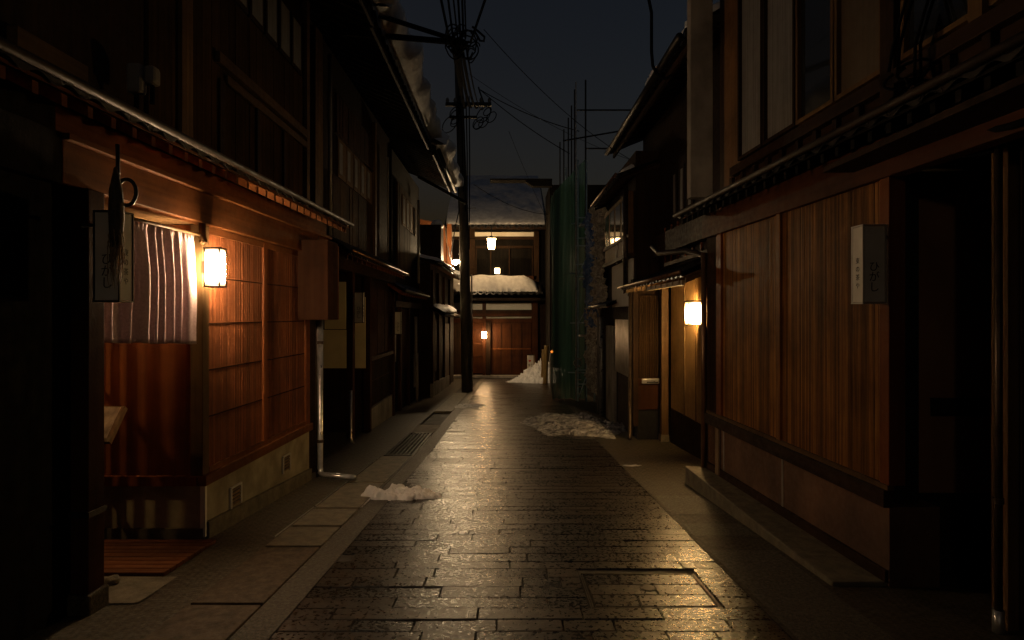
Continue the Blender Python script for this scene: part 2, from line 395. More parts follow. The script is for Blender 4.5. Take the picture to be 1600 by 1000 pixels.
# ------------------------------------------------------------------ shared house pieces
def lattice(root, F, y0, y1, n, z0, z1, m, pitch=.034, wdt=.02, rails=(), name='lattice_panel', depth=.025, rn=.004):
    mb = MB(); cnt = int((y1-y0)/pitch)
    p = (y1-y0)/cnt
    for i in range(cnt):
        c = y0 + (i+.5)*p
        j = random.uniform(-.0015,.0015)
        fb(mb, F, c-wdt/2+j, c+wdt/2+j, n-depth, n+random.uniform(-.0012,.0012), z0, z1)
    o = mb.build(name, m, root)
    r = MB()
    for z in rails: fb(r, F, y0, y1, n-depth-.012, n+rn, z-.006, z+.006)
    if rails: r.build('rail', M['wood_box'], o)  # rail colour darkened to carry the horizontal shadow gaps
    FB('backing_board', M['wood_dark'], o, F, y0-.01, y1+.01, n-depth-.05, n-depth-.012, z0-.005, z1+.005)
    return o

def pent_roof(root, F, y0, y1, n0, z0, n1, z1, rafter=.18, gutter=True, gm='dull_copper', rm='wood_red_y', tile=.2, name='pent_roof'):
    """tiled lean-to: from wall (n0,z0) down to the eave (n1,z1)"""
    step = tile/8; N = int((y1-y0)/step)+1; rows = []
    K = 9
    for k in range(K):
        f = k/(K-1); r = []
        for i in range(N):
            y = y0+(y1-y0)*i/(N-1)
            ph = (y-y0)/tile % 1
            bumpz = .018*math.cos(2*math.pi*ph) - .012*((f*4) % 1 if k < K-1 else 1)
            r.append(F.p(n0+(n1-n0)*f, y, z0+(z1-z0)*f+.045+bumpz))
        rows.append(r)
    mb = MB().grid(rows)
    r2 = [[(q[0], q[1], q[2]-.035) for q in rr] for rr in rows]
    mb.grid(r2[::-1]); mb.grid([rows[-1], r2[-1]])
    rf = mb.build(name, M['tile'], root, smooth=False)
    L = MB(); sl = (z1-z0)/(n1-n0)
    d_ = .02
    P = [F.p(n0,y0,z0-d_), F.p(n1-.02,y0,z1-d_), F.p(n1-.02,y1,z1-d_), F.p(n0,y1,z0-d_), F.p(n0,y0,z0), F.p(n1-.02,y0,z1), F.p(n1-.02,y1,z1), F.p(n0,y1,z0)]
    if F.side < 0: P = [P[1],P[0],P[3],P[2],P[5],P[4],P[7],P[6]]
    L.hexa(P); L.build('soffit_board', M[rm], root)
    if rafter:
        c = int((y1-y0)/rafter)
        for i in range(c+1):
            y = y0 + .03 + (y1-y0-.09)*i/c
            P = [F.p(n0,y,z0-.085), F.p(n1-.05,y,z1-.085), F.p(n1-.05,y+.04,z1-.085), F.p(n0,y+.04,z0-.085), F.p(n0,y,z0-d_-.001), F.p(n1-.05,y,z1-d_-.001), F.p(n1-.05,y+.04,z1-d_-.001), F.p(n0,y+.04,z0-d_-.001)]
            if F.side < 0: P = [P[1],P[0],P[3],P[2],P[5],P[4],P[7],P[6]]
            MB().hexa(P).build('rafter', M[rm], root)
    if gutter:
        MB().tube([F.p(n1+.03,y0,z1+.045), F.p(n1+.03,y1,z1+.03)], .026, 10).build('gutter', M[gm], root, smooth=True)
    return rf

def main_roof(root, F, y0, y1, n1, z1, depth=4.5, pitch=.42, name='roof', gutter=True):
    K = 12; N = int((y1-y0)/.045)+1; rows = []
    for k in range(K):
        f = k/(K-1); r = []
        for i in range(N):
            y = y0+(y1-y0)*i/(N-1)
            r.append(F.p(n1-depth*f, y, z1+depth*f*pitch + .025*math.cos(2*math.pi*(y-y0)/.27) + .012*((k % 2)-.5)))
        rows.append(r)
    mb = MB().grid(rows)
    lo = [[(q[0],q[1],q[2]-.1) for q in rr] for rr in rows]
    mb.grid(lo[::-1]); mb.grid([lo[0], rows[0]]); mb.grid([[a, b] for a, b in zip([r[0] for r in rows], [r[0] for r in lo])]); mb.grid([[b, a] for a, b in zip([r[-1] for r in rows], [r[-1] for r in lo])])
    rf = mb.build(name, M['tile'], root)
    c = int((y1-y0)/.4)
    ra = MB()
    FB('eave_board', M['wood_dark_y'], root, F, y0, y1, n1-.10, n1-.06, z1-.20, z1-.115)
    if gutter: MB().tube([F.p(n1+.06,y0,z1-.08), F.p(n1+.06,y1,z1-.10)], .05, 10).build('roof_gutter', M['black'], root, smooth=True)
    return rf

def snow_bank(name, F, y0, y1, n1, z1, depth, pitch, thick, seed=0, ragged=.3):
    """snow lying on a roof slope with a rounded overhanging lip"""
    rows = []; N = int((y1-y0)/.07)+1
    prof = []
    for i in range(N):
        y = y0 + (y1-y0)*i/(N-1)
        e_ = min(1, (y-y0)/.35+.0, (y1-y)/.35); e_ = max(0, e_)**.5
        nn = noise.noise((y*.9, seed, 0))*.5+noise.noise((y*2.3, seed, 4))*.2+noise.noise((y*6, seed, 7))*.06
        t = thick*(1+ragged*nn)*e_ + .012
        lip = (.10 if thick < .3 else .26)*(1+1.2*nn)
        r = []
        for k in range(16):
            if k < 7:
                a = -math.pi/2 + k*math.pi/2/6 * 1.0
                n = n1 - .06 + (lip+.06)*math.cos(a)*1.0; z = z1 + .05 + t*.5 + t*.5*math.sin(a)
            else:
                f = (k-6)/9; n = n1 - .06 + (lip+.06) - depth*f; z = z1 + .05 + t*(.5+.5*min(1,(k-6)/2)) + depth*f*pitch
            q = noise.noise((n*2.5+seed, y*2.5, z*2.5))*.03 + noise.noise((n*11+seed, y*11, z*11))*.016
            r.append(F.p(n+q, y, z+q*.8))
        r.append(F.p(n1-depth, y, z1+depth*pitch-.05)); r.append(F.p(n1-.1, y, z1+.02)); r.append(r[0])
        rows.append(r)
    o = MB().grid(rows).build(name, M['snow'], loc=F.p(n1, y0, z1), smooth=True)
    return o

def downpipe(root, path, r=.035, m='pvc', name='downpipe'):
    return MB().tube(path, r, 12).build(name, M[m], root, smooth=True)

def text_mesh(body, size, origin, ux, uz, m, parent, name='lettering', spacing=1.0, out=(0,-1,0)):
    c = bpy.data.curves.new('t', 'FONT'); c.body = body; c.size = size; c.align_x = 'CENTER'; c.space_line = spacing; c.extrude = .0006
    o = bpy.data.objects.new('t', c); col.objects.link(o)
    dg = bpy.context.evaluated_depsgraph_get(); me = bpy.data.meshes.new_from_object(o.evaluated_get(dg))
    col.objects.unlink(o); bpy.data.objects.remove(o)
    me.name = name; L = Vector(ORG[parent.name]); O = Vector(origin); ux = Vector(ux); uz = Vector(uz); n = Vector(out)
    for v in me.vertices: v.co = O + ux*v.co.x + uz*v.co.y + n*(v.co.z+.0012) - L
    me.materials.clear(); me.materials.append(m)
    ob = bpy.data.objects.new(name, me); col.objects.link(ob); ob.parent = parent; ORG[ob.name] = tuple(L)
    return ob

# ------------------------------------------------------------------ HOUSE A (with the noren entrance)
FA = Fr(-2.55, 5.13, .037, 1)
A = thing('townhouse', 'red brown wooden townhouse with curtained entrance and lit wall lamp', 'house', (-3.2, 5.5, gz(5.5)), 'wooden townhouses along the lane')
FB('near_wall', M['shade_black'], A, FA, -2.0, 3.6, -.25, -.02, (gz(-2)-.1, gz(3.6)-.1), 2.31)  # shade of the near wall is put into its black colour
for i, yy in enumerate((1.2, 2.4)): FB('post', M['shade_black'], A, FA, yy, yy+.12, -.02, .05, gz(yy), 2.31)
p = FB('entrance_post', M['wood_box'], A, FA, 3.65, 3.79, -.01, .10, gz(3.7)+.12, 2.31, .006)
FB('stone_shoe', M['apron'], p, FA, 3.63, 3.81, -.03, .12, gz(3.7)-.05, gz(3.7)+.12, .015)
FB('iron_band', M['black'], p, FA, 3.64, 3.80, -.02, .11, .33, .365)
# protruding bay
FB('post', M['shade_black'], A, FA, 3.56, 3.66, -.3, -.012, gz(3.6)-.1, 2.31)
FB('foundation', M['plaster'], A, FA, 5.15, 7.62, -1.0, -.005, (gz(5.15)-.1, gz(7.62)-.1), .113)
FB('foundation_step', M['concrete'], A, FA, 5.17, 7.62, -.005, .03, (gz(5.17)-.1, gz(7.62)-.1), (gz(5.17)+.14, gz(7.62)+.14))
FB('corner_trim', M['plaster_white'], A, FA, 5.135, 5.165, -.03, .012, gz(5.15)+.02, .105)
MB().box(-3.55, FA.x(5.13,-.006), 5.125, 5.15, gz(5.1)-.05, gz(5.1)+.09).build('base_board', M['concrete'], A)
FB('sill_beam', M['wood_red_y'], A, FA, 5.09, 7.62, -.03, .045, .114, .2, .004)
MB().box(-3.55, FA.x(5.09,-.03), 5.085, 5.16, .116, .198).build('sill_return', M['wood_red'], A)
MB().box(-3.55, -2.642, 5.12, 5.17, .2, 2.308).build('side_panel', M['wood_red'], A)
FB('corner_post', M['wood_mid'], A, FA, 5.10, 5.20, -.095, .012, .2, 2.308, .005)
FB('post', M['wood_red'], A, FA, 6.285, 6.365, -.08, .012, .2, 2.308, .004)
FB('post', M['wood_red'], A, FA, 7.47, 7.6, -.08, .015, .2, 2.308, .004)
rails = (.675, 1.075, 1.475, 1.875)
lattice(A, FA, 5.205, 6.28, -.012, .2, 2.31, M['lattice'], rails=rails, pitch=.021, wdt=.0155, depth=.012)
lattice(A, FA, 6.37, 7.465, -.012, .2, 2.31, M['lattice'], rails=rails, pitch=.021, wdt=.0155, depth=.012)
FB('sill_rail', M['wood_red_y'], A, FA, 5.205, 7.465, -.01, .012, .2, .245)
FB('head_rail', M['wood_red_y'], A, FA, 5.205, 7.465, -.01, .008, 2.245, 2.305)
for yy, zz in ((5.69, -.14), (6.88, -.13)):
    v = MB()
    for k in range(5): fb(v, FA, yy-.085, yy+.085, -.003, .012, zz-.075+k*.033, zz-.075+k*.033+.016)
    vg = v.build('vent_grille', M['wood_pale'], A)
    FB('vent_recess', M['black'], vg, FA, yy-.09, yy+.09, -.0045, -.0005, zz-.08, zz+.085)
    fr = MB(); fb(fr, FA, yy-.105, yy-.09, -.003, .016, zz-.095, zz+.1); fb(fr, FA, yy+.09, yy+.105, -.003, .016, zz-.095, zz+.1); fb(fr, FA, yy-.09, yy+.09, -.003, .016, zz+.085, zz+.1)
    fr.build('vent_frame', M['plaster_white'], vg)
FB('lintel', M['wood_red_y'], A, FA, 3.5, 8.2, -.06, .06, 2.31, 2.56, .006)
FB('lintel_moulding', M['wood_red_y'], A, FA, 3.5, 8.2, -.06, .10, 2.561, 2.60, .004)
FB('lintel_shaded', M['shade_black'], A, FA, -2, 3.5, -.06, .055, 2.31, 2.6)  # same lintel carried on, its shade put into the black colour
FB('frieze_board', M['shade_black'], A, FA, -2, 3.5, -.22, .02, 2.601, 2.76)  # near stretch of the frieze, with shade in its colour
FB('frieze_board', M['wood_red_y'], A, FA, 3.5, 8.2, -.22, .02, 2.601, 2.76)
pent_roof(A, FA, -2, 8.25, -.2, 2.98, .33, 2.74, rafter=.19, gm='dull_copper')
# recess behind the curtain
MB().box(-3.75, -2.62, 3.55, 3.62, gz(3.6)-.1, 2.31).build('recess_wall', M['shade_black'], A)
d = MB(); lx = -3.5
for i in range(18): d.box(lx-.012, lx+.012, 3.7+i*.082, 3.7+i*.082+.034, gz(4.4), 2.3)
ld = d.build('lattice_door', M['wood_red'], A)
e = MB()
for z in (.3, 1.0, 1.7): e.box(lx-.012, lx+.012, 3.65, 5.12, z-.02, z+.02)
e.build('rail', M['wood_red'], ld)
MB().box(-5.4, -2.6, 3.0, 5.9, 2.315, 2.36).build('entrance_ceiling', M['wood_mid'], A)
MB().box(-5.45, -5.4, 3.0, 5.9, gz(5)-.2, 2.36).build('inner_wall', M['wood_dark'], A)
MB().box(-5.4, -3.56, 5.2, 5.26, gz(5)-.2, 2.31).build('inner_wall', M['wood_dark'], A)
MB().box(-5.4, -3.76, 3.4, 3.46, gz(5)-.2, 2.31).build('inner_wall', M['wood_dark'], A)
FB('shutter_box', M['wood_box'], A, FA, 7.2, 7.58, .012, .37, 1.49, 2.44, .006)
FB('shutter_box_lid', M['wood_red'], A, FA, 7.58, 7.75, .012, .33, 1.49, 2.42, .006)
FB('gap_wall', M['wood_dark'], A, FA, 7.62, 8.25, -.3, -.12, gz(8.2)-.1, 2.31)
px_ = FA.x(7.72, .10)
downpipe(A, [(px_,7.72,1.6),(px_,7.72,gz(7.7)+.14),(px_+.01,7.70,gz(7.7)+.075),(px_+.06,7.66,gz(7.7)+.05),(px_+.5,7.5,gz(7.5)+.045)], .036, 'steel')
downpipe(A, [(px_-.055,7.78,2.6),(px_-.055,7.78,gz(7.8))], .022, 'metal_dark')
for z in (1.2,-.05): MB().tube([(px_,7.72,z-.02),(px_,7.72,z+.02)], .045, 12).build('pipe_clip', M['metal_dark'], A)
# upper storey
FU = Fr(-2.66, 5.13, .01, 1)
FB('upper_wall', M['wood_dark'], A, FU, -2, 7.95, -.25, -.03, 2.6, 5.7)
bw = MB(); y = 4.55
while y < 7.9:
    wd = .16; fb(bw, FU, y, min(y+wd-.006, 7.93), -.03, -.008+random.uniform(-.004,.004), 2.86, 4.62); y += wd
bw.build('board_cladding', M['wood_upper'], A)
FB('upper_rail', M['wood_mid_y'], A, FU, 5.55, 7.97, -.005, .05, 3.86, 3.96, .004)
FB('upper_rail', M['wood_mid_y'], A, FU, 5.75, 7.97, -.005, .028, 3.74, 3.82, .004)
FB('upper_sill', M['wood_mid_y'], A, FU, 5.5, 7.97, -.005, .05, 2.92, 3.02, .004)
for a, b in ((5.62,5.72),(6.44,6.5),(7.2,7.25)): FB('upper_post', M['wood_dark'], A, FU, a, b, -.006, .02, 3.02, 3.74)
FB('upper_post', M['wood_mid'], A, FU, 4.95, 5.12, -.006, .03, 2.9, 5.6)
for i in range(5):
    a = 5.9 + i*.4
    wn = FB('window_frame', M['wood_dark'], A, FU, a, a+.36, -.03, .0, 4.64, 5.3)
    FB('pane', M['curtain_pane'], wn, FU, a+.05, a+.31, 0, .004, 4.69, 5.25)
FB('plank', M['wood_mid_y'], A, FU, 3.3, 3.85, -.03, .03, 3.0, 3.12)
FB('upper_post', M['wood_mid'], A, FU, 7.97, 8.08, -.1, .03, 2.7, 5.7)
main_roof(A, FU, -1, 8.35, .88, 5.72, gutter=False)
tag(snow_bank('roof_snow', FU, 2, 8.3, .88, 5.74, 3.6, .42, .58, 1), kind='stuff')

# ---- things at house A
lamp = thing('wall_lamp', 'square white paper wall lamp glowing beside the curtained entrance', 'lamp', (-2.5, 5.2, 1.8), 'lit paper wall lamps')
LX0, LX1, LY0, LY1, LZ0, LZ1 = -2.484, -2.352, 5.0, 5.125, 1.787, 2.102
MB().box(LX0+.006, LX1-.006, LY0+.006, LY1-.006, LZ0+.008, LZ1-.008).build('paper_shade', M['lamp_entrance'], lamp)
f_ = MB(); q = .009
for xx in (LX0, LX1-q):
    for yy in (LY0, LY1-q): f_.box(xx, xx+q, yy, yy+q, LZ0, LZ1)
for zz in (LZ0-.004, LZ1): f_.box(LX0-.002, LX1+.002, LY0-.002, LY1+.002, zz-.004, zz+.006)
f_.build('frame', M['wood_dark'], lamp)
MB().box(FA.x(5.1)+.01, LX0, 5.09, 5.115, 1.9, 2.0).build('bracket', M['wood_dark'], lamp)

def curtain(label, y0, y1):
    N, K = 170, 28; rows = []
    for k in range(K):
        f = k/(K-1); r = []
        for i in range(N):
            u = i/(N-1); y = y0+(y1-y0)*u
            ph = u*2*math.pi*8.5 + 2.2*math.sin(u*9+.6) + 1.1*math.sin(u*23)
            amp = (.014 + .040*min(1, f*2.2)) * (.75+.5*noise.noise((u*7, 3, 0)))
            sw = 1.7*(.5+.5*math.sin(ph))**1.7 - .8
            n = .0 + amp*sw + .012*noise.noise((u*3, f*2.5, 8)) + .02*f*noise.noise((u*5, 0, 1))
            if f < .06: n += .008*math.sin(u*190)
            ztop, zbot = 2.225, 1.375 - .06*u + .012*noise.noise((u*6,5,5))
            yy = y + .018*f*noise.noise((u*6, f*1.5, 12)) - .03*(1-u)*f*0
            r.append(FA.p(.012+n, yy, ztop+(zbot-ztop)*f))
        rows.append(r)
    o = MB().grid(rows).build('entrance_curtain', M['cloth'], loc=FA.p(.02, y0, 2.2), smooth=True, solid=.003)
    return tag(o, label, 'curtain')
curtain('gathered mauve linen half curtain hanging across the house entrance', 3.85, 4.93)
rod = thing('curtain_rod', 'wooden rod carrying the mauve entrance curtain', 'rod', FA.p(.03, 5.05, 2.22))
MB().tube([FA.p(.03,3.79,2.21), FA.p(.03,5.08,2.21)], .011, 10).build('pole', M['wood_mid_y'], rod, smooth=True)
MB().tube([FA.p(.03,5.05,2.31), FA.p(.035,5.05,2.2), FA.p(.05,5.05,2.17), FA.p(.02,5.07,2.16)], .028, 10).build('bracket', M['wood_mid'], rod, smooth=True)

def sign_box(label, x0, x1, y0, y1, z0, z1, side, extra=None):
    """unlit box lantern; front faces up the lane, one flank faces the street"""
    t = thing('sign_lantern', label, 'sign', ((x0+x1)/2, y1, z0), 'unlit box sign lanterns on the house fronts')
    q = .006
    MB().box(x0+q, x1-q, y0+q, y1-q, z0+q, z1-q).build('paper_shade', M['paper'], t)
    f = MB()
    for xx in (x0, x1-.009):
        for yy in (y0, y1-.009): f.box(xx, xx+.009, yy, yy+.009, z0, z1)
    for zz in (z0-.006, z1-.002): f.box(x0-.001, x1+.001, y0-.001, y1+.001, zz, zz+.009)
    f.build('frame', M['frame_alu'] if side < 0 else M['black'], t)
    h = z1-z0; cs = h*.14
    text_mesh("ひ\nが\nし", cs, ((x0+x1)/2, y0+q, z0+h*.42), (1,0,0), (0,0,1), M['ink'], t, spacing=.95, out=(0,-1,0))
    xs = x1-q if side > 0 else x0+q
    text_mesh("東\nの\n茶\nや", cs*.62, (xs, (y0+y1)/2, z0+h*.52), (0,side,0), (0,0,1), M['ink'], t, spacing=1.25, out=(side,0,0))
    wx = x0 if side > 0 else x1
    MB().box(wx-.12 if side > 0 else wx, wx if side > 0 else wx+.09, (y0+y1)/2, (y0+y1)/2+.02, z1-.08, z1-.06).build('bracket', M['black'], t)
    return t
sign_box('white box sign lantern partly hidden by a dried husk bundle at the entrance post', -2.376, -2.222, 3.50, 3.635, 1.63, 2.147, 1)

b = thing('dried_bundle', 'dark dried plant bundle with straw roots hung before the box sign', 'charm', (-2.26, 3.42, 1.75))
m_ = MB(); cxb, cyb = X(181,3.42), 3.42
m_.tube([(cxb-.002,cyb,2.38),(cxb,cyb,2.25),(cxb+.004,cyb,2.12),(cxb+.002,cyb,2.02),(cxb-.004,cyb,1.93)], [.008,.034,.04,.035,.022], 12)
m_.build('husk', M['straw_dark'], b, smooth=True)
m_ = MB()
for i in range(46):
    a = random.uniform(0, 6.28); r0 = random.uniform(.005,.03); L = random.uniform(.18,.36)
    pth = []
    for k in range(7):
        f = k/6
        pth.append((cxb + r0*math.cos(a)*(1+1.2*f*(1-f)*2) + .022*noise.noise((i, f*3, 1)), cyb + r0*math.sin(a) + .015*noise.noise((i, f*3, 9)), 2.05 - L*f))
    m_.tube(pth, [.0035,.0035,.003,.003,.0025,.002,.001], 5)
m_.build('straw_root', M['straw'], b)
hk = MB(); ring = []
for k in range(15):
    a = R(150 - k*18); ring.append((X(196,3.45)+.055*math.cos(a), 3.46, Z(300,3.45)+.075*math.sin(a)))
hk.tube([(X(182,3.45),3.46,2.52)] + ring, .011, 8)
tag(hk.build('iron_hook', M['black'], loc=(X(182,3.45),3.46,2.4), smooth=True), 'curved black iron hook above the box sign at the entrance', 'hook')
# entrance furniture
mat_ = MB(); y = 4.27
while y < 5.03:
    mat_.hexa([(-3.45,y,gz(y)),( -2.40+.0*y,y,gz(y)),(-2.40,y+.08,gz(y+.08)),(-3.45,y+.08,gz(y+.08)),(-3.45,y,gz(y)+.03),(-2.40,y,gz(y)+.03),(-2.40,y+.08,gz(y+.08)+.03),(-3.45,y+.08,gz(y+.08)+.03)]); y += .086
tag(mat_.build('duckboard', wood('duckboard_wood', (.11,.04,.016), (.19,.075,.03), 'x', (.45,.7)), loc=(-2.9,4.6,gz(4.6)), bevel=.004), 'reddish slatted duckboard on the floor of the curtained entrance', 'duckboard')
ms = thing('menu_stand', 'small wooden reading stand with sloping lit top inside the entrance', 'stand', (-3.13, 4.8, gz(4.8)))
MB().hexa([(-3.38,4.66,.56),(-3.02,4.66,.56),(-3.02,4.86,.80),(-3.38,4.86,.80),(-3.38,4.63,.585),(-3.02,4.63,.585),(-3.02,4.83,.825),(-3.38,4.83,.825)]).build('top_board', M['wood_mid'], ms)
MB().hexa([(-3.35,4.645,.606),(-3.05,4.645,.606),(-3.05,4.82,.816),(-3.35,4.82,.816),(-3.35,4.641,.609),(-3.05,4.641,.609),(-3.05,4.816,.819),(-3.35,4.816,.819)]).build('menu_sheet', M['wood_pale'], ms)
for xx in (-3.35,-3.2): MB().box(xx, xx+.03, 4.76, 4.80, gz(4.78), .66).build('leg', M['shade_black'], ms)
rl = thing('room_lamp', 'bare warm bulb hanging behind the lattice door of the entrance', 'lamp', (-4.35, 4.25, 1.9))
m_ = MB(); m_.tube([(-4.35,4.25,1.82+.012*k) for k in range(9)], [.01,.018,.022,.025,.025,.023,.02,.015,.01], 14)
m_.build('bulb', M['lamp_room'], rl, smooth=True)
MB().tube([(-4.35,4.25,1.92),(-4.35,4.25,2.31)], .006, 6).build('cord', M['cable'], rl)
def lump(name, c, r, m, label, cat, seed=0, squash=.6):
    rows = []
    for i in range(13):
        th = math.pi*i/12; rw = []
        for j in range(17):
            ph = 2*math.pi*j/16; dv = Vector((math.sin(th)*math.cos(ph), math.sin(th)*math.sin(ph), math.cos(th)))
            q = r*(1+.25*noise.noise(dv*1.7+Vector((seed,0,0)))); rw.append((c[0]+dv.x*q, c[1]+dv.y*q, c[2]+dv.z*q*squash))
        rows.append(rw)
    return tag(MB().grid(rows).build(name, m, loc=c, smooth=True), label, cat)
lump('stone', (X(172,4.1)+.0, 4.12, gz(4.12)+.03), .05, M['concrete'], 'small pale stone lying behind the entrance post', 'stone', 3)
def meter(label, px0, px1, py0, py1, d):
    x0, x1, z0, z1 = X(px0,d), X(px1,d), Z(py1,d), Z(py0,d)
    t = thing('electric_meter', label, 'meter', ((x0+x1)/2, d, z0), 'meters on the dark upper wall')
    MB().box(x0, x1, d, d+.1, z0+.03, z1).build('housing', M['plaster_grey'], t, bevel=.025)
    MB().tube([((x0+x1)/2,d+.05,z0-.10),((x0+x1)/2,d+.05,z0+.04)], .016, 8).build('conduit', M['cable'], t)
meter('rounded pale electric meter on the dark upper wall', 195, 218, 96, 150, 4.15)
meter('narrow pale meter cover beside the rounded electric meter', 223, 240, 100, 136, 4.2)

# ------------------------------------------------------------------ HOUSE B
FBt = Fr(-2.72, 11, .0, 1)
Bh = thing('townhouse', 'dark townhouse with pale recess panels and a low tiled lean-to', 'house', (-3.2, 11.5, gz(11.5)), 'wooden townhouses along the lane')
FB('side_wall', M['wood_dark'], Bh, FBt, 8.3, 8.4, -1.2, -.05, gz(8.3)-.2, 2.5)
FB('back_wall', M['wood_dark'], Bh, FBt, 8.4, 12, -1.25, -1.2, gz(12)-.2, 2.5)
MB().box(-3.95, -2.72, 12.0, 12.1, gz(12)-.2, 2.5).build('recess_wall', M['wood_dark'], Bh)
for a, b, z0, z1 in ((508,541,1.27,2.2),(506,542,.5,1.255)):
    MB().box(X(a,12), X(b,12), 11.97, 11.999, z0, z1).build('plaster_panel', M['plaster_cream'], Bh)
MB().box(X(553,11.95), X(571,11.95), 11.96, 11.999, .5, 1.9).build('plaster_panel', M['plaster_cream'], Bh)
FB('post', M['wood_box'], Bh, FBt, 10.62, 10.78, -.06, .05, gz(10.7)+.08, 2.3, .006)
FB('post', M['wood_box'], Bh, FBt, 11.98, 12.12, -.08, .05, gz(12), 2.3, .006)
FB('foundation', M['plaster_grey'], Bh, FBt, 12.12, 14.7, -.4, .0, (gz(12)-.2, gz(14.7)-.2), -.36)
FB('wall', M['wood_dark'], Bh, FBt, 12.12, 14.7, -.3, -.06, -.36, 2.3)
lattice(Bh, FBt, 12.2, 14.55, -.01, -.3, .62, M['wood_dark'], pitch=.07, wdt=.04, rails=(.2,))
FB('sill_beam', M['wood_dark_y'], Bh, FBt, 12.12, 14.7, -.05, .03, .62, .7)
for a in (12.2, 13.0, 13.8): FB('panel_board', M['wood_box'], Bh, FBt, a, a+.75, -.06, -.02, .7, 2.1)
FB('post', M['wood_box'], Bh, FBt, 14.6, 14.75, -.08, .04, gz(14.7), 2.3)
FB('lintel', M['wood_dark_y'], Bh, FBt, 8.3, 14.7, -.1, .06, 2.3, 2.5)
pent_roof(Bh, FBt, 9.0, 14.2, -.1, 2.78, .42, 2.46, rafter=.3, gm='copper')
downpipe(Bh, [(X(549,10.5),10.45,.25),(X(549,10.5),10.45,gz(10.45)+.12),(X(549,10.5)+.05,10.43,gz(10.45)+.03)], .03, 'steel')
FBu = Fr(-2.78, 11, .0, 1)
FB('upper_wall', M['wood_dark'], Bh, FBu, 8.1, 14.7, -.3, -.03, 2.5, 5.8)
FB('upper_post', M['wood_mid'], Bh, FBu, 8.7, 9.05, -.02, .06, 2.6, 5.7)
downpipe(Bh, [FBu.p(.05,9.45,5.6), FBu.p(.05,9.45,2.7)], .035, 'pvc')
bd = MB(); y = 10.0
while y < 12.7: fb(bd, FBu, y, y+.17, -.03, .01+random.uniform(-.004,.004), 4.55, 5.2); y += .18
bd.build('board_cladding', M['wood_box'], Bh)
for i in range(5):
    a = 10.1 + i*.52
    wn = FB('window_frame', M['wood_mid'], Bh, FBu, a, a+.48, -.03, .0, 3.85, 4.5)
    FB('pane', M['curtain_pane'], wn, FBu, a+.07, a+.26, 0, .004, 3.92, 4.44)
bd = MB(); y = 9.8
while y < 12.8: fb(bd, FBu, y, y+.2, -.03, .0+random.uniform(-.004,.004), 2.6, 3.82); y += .21
bd.build('board_cladding', M['wood_upper'], Bh)
FB('upper_post', M['wood_mid'], Bh, FBu, 12.75, 12.9, -.02, .05, 2.6, 5.6)
MB().tube([FBu.p(.05,14.1,5.2), FBu.p(.05,14.1,3.0)], .02, 8).build('conduit', M['pvc'], Bh)
main_roof(Bh, FBu, 8.4, 14.6, 1.0, 5.72, gutter=False)
tag(snow_bank('roof_snow', FBu, 8.35, 14.6, 1.0, 5.74, 3.6, .42, .60, 5), kind='stuff')
sign_box('small white box sign lantern hung on the post before the pale recess', -2.605, -2.45, 10.45, 10.58, 1.417, 1.937, 1)

# ------------------------------------------------------------------ HOUSE C
FC = Fr(-2.72, 16, .0, 1)
Ch = thing('townhouse', 'narrow dark townhouse with torn paper on its board wall', 'house', (-3.2, 17, gz(17)), 'wooden townhouses along the lane')
FB('wall', M['shade_black'], Ch, FC, 14.78, 19.4, -.4, -.05, gz(19.4)-.2, 5.6)  # black colour keeps this wall in shade beside the bracket lamp
FB('post', M['wood_box'], Ch, FC, 15.6, 15.75, -.06, .03, gz(15.6), 2.1)
FB('post', M['wood_box'], Ch, FC, 17.0, 17.15, -.06, .03, gz(17), 2.1)
FB('panel_board', M['wood_box'], Ch, FC, 15.8, 16.9, -.06, -.02, .1, 1.7)
FB('torn_poster', M['plaster_grey'], Ch, FC, 18.3, 19.2, -.05, -.03, -.65, .35)
FB('worn_board', M['plaster_grey'], Ch, FC, 14.1+.75, 15.0, -.04, .02, .4, 1.3)
pent_roof(Ch, FC, 14.3, 18.6, -.1, 2.35, .36, 2.08, rafter=.35, gm='steel')
FB('lintel', M['wood_dark_y'], Ch, FC, 14.78, 19.3, -.1, .06, 1.75, 1.9)
downpipe(Ch, [FC.p(.12,17.6,1.5), FC.p(.12,17.6,.25), FC.p(.17,17.5,.12), FC.p(.17,17.5,gz(17.5)+.05)], .045, 'pvc')
downpipe(Ch, [FC.p(.1,18.3,5.0), FC.p(.1,18.3,2.5)], .04, 'pvc')
bd = MB(); y = 15.3
while y < 17.4: fb(bd, FC, y, y+.2, -.05, .01+random.uniform(-.004,.004), 2.6, 4.9); y += .21
bd.build('board_cladding', M['wood_upper'], Ch)
for i in range(4):
    a = 15.9+i*.62; wn = FB('window_frame', M['wood_mid'], Ch, FC, a, a+.5, .0, .03, 3.9, 4.7); FB('pane', M['curtain_pane'], wn, FC, a+.08, a+.3, .03, .034, 3.97, 4.62)
main_roof(Ch, FC, 14.65, 19.5, 1.05, 5.6)
tag(snow_bank('roof_snow', FC, 14.7, 19.5, 1.05, 5.62, 3.4, .42, .6, 9), kind='stuff')
br = MB(); br.tube([FC.p(.2,17.6,5.55), FC.p(1.5,19.0,5.05)], .05, 8)
br.build('eave_bracket', M['wood_dark'], Ch)
sign_box('distant white box sign lantern on the narrow dark house', -2.59, -2.445, 14.2, 14.33, 1.10, 1.62, 1)

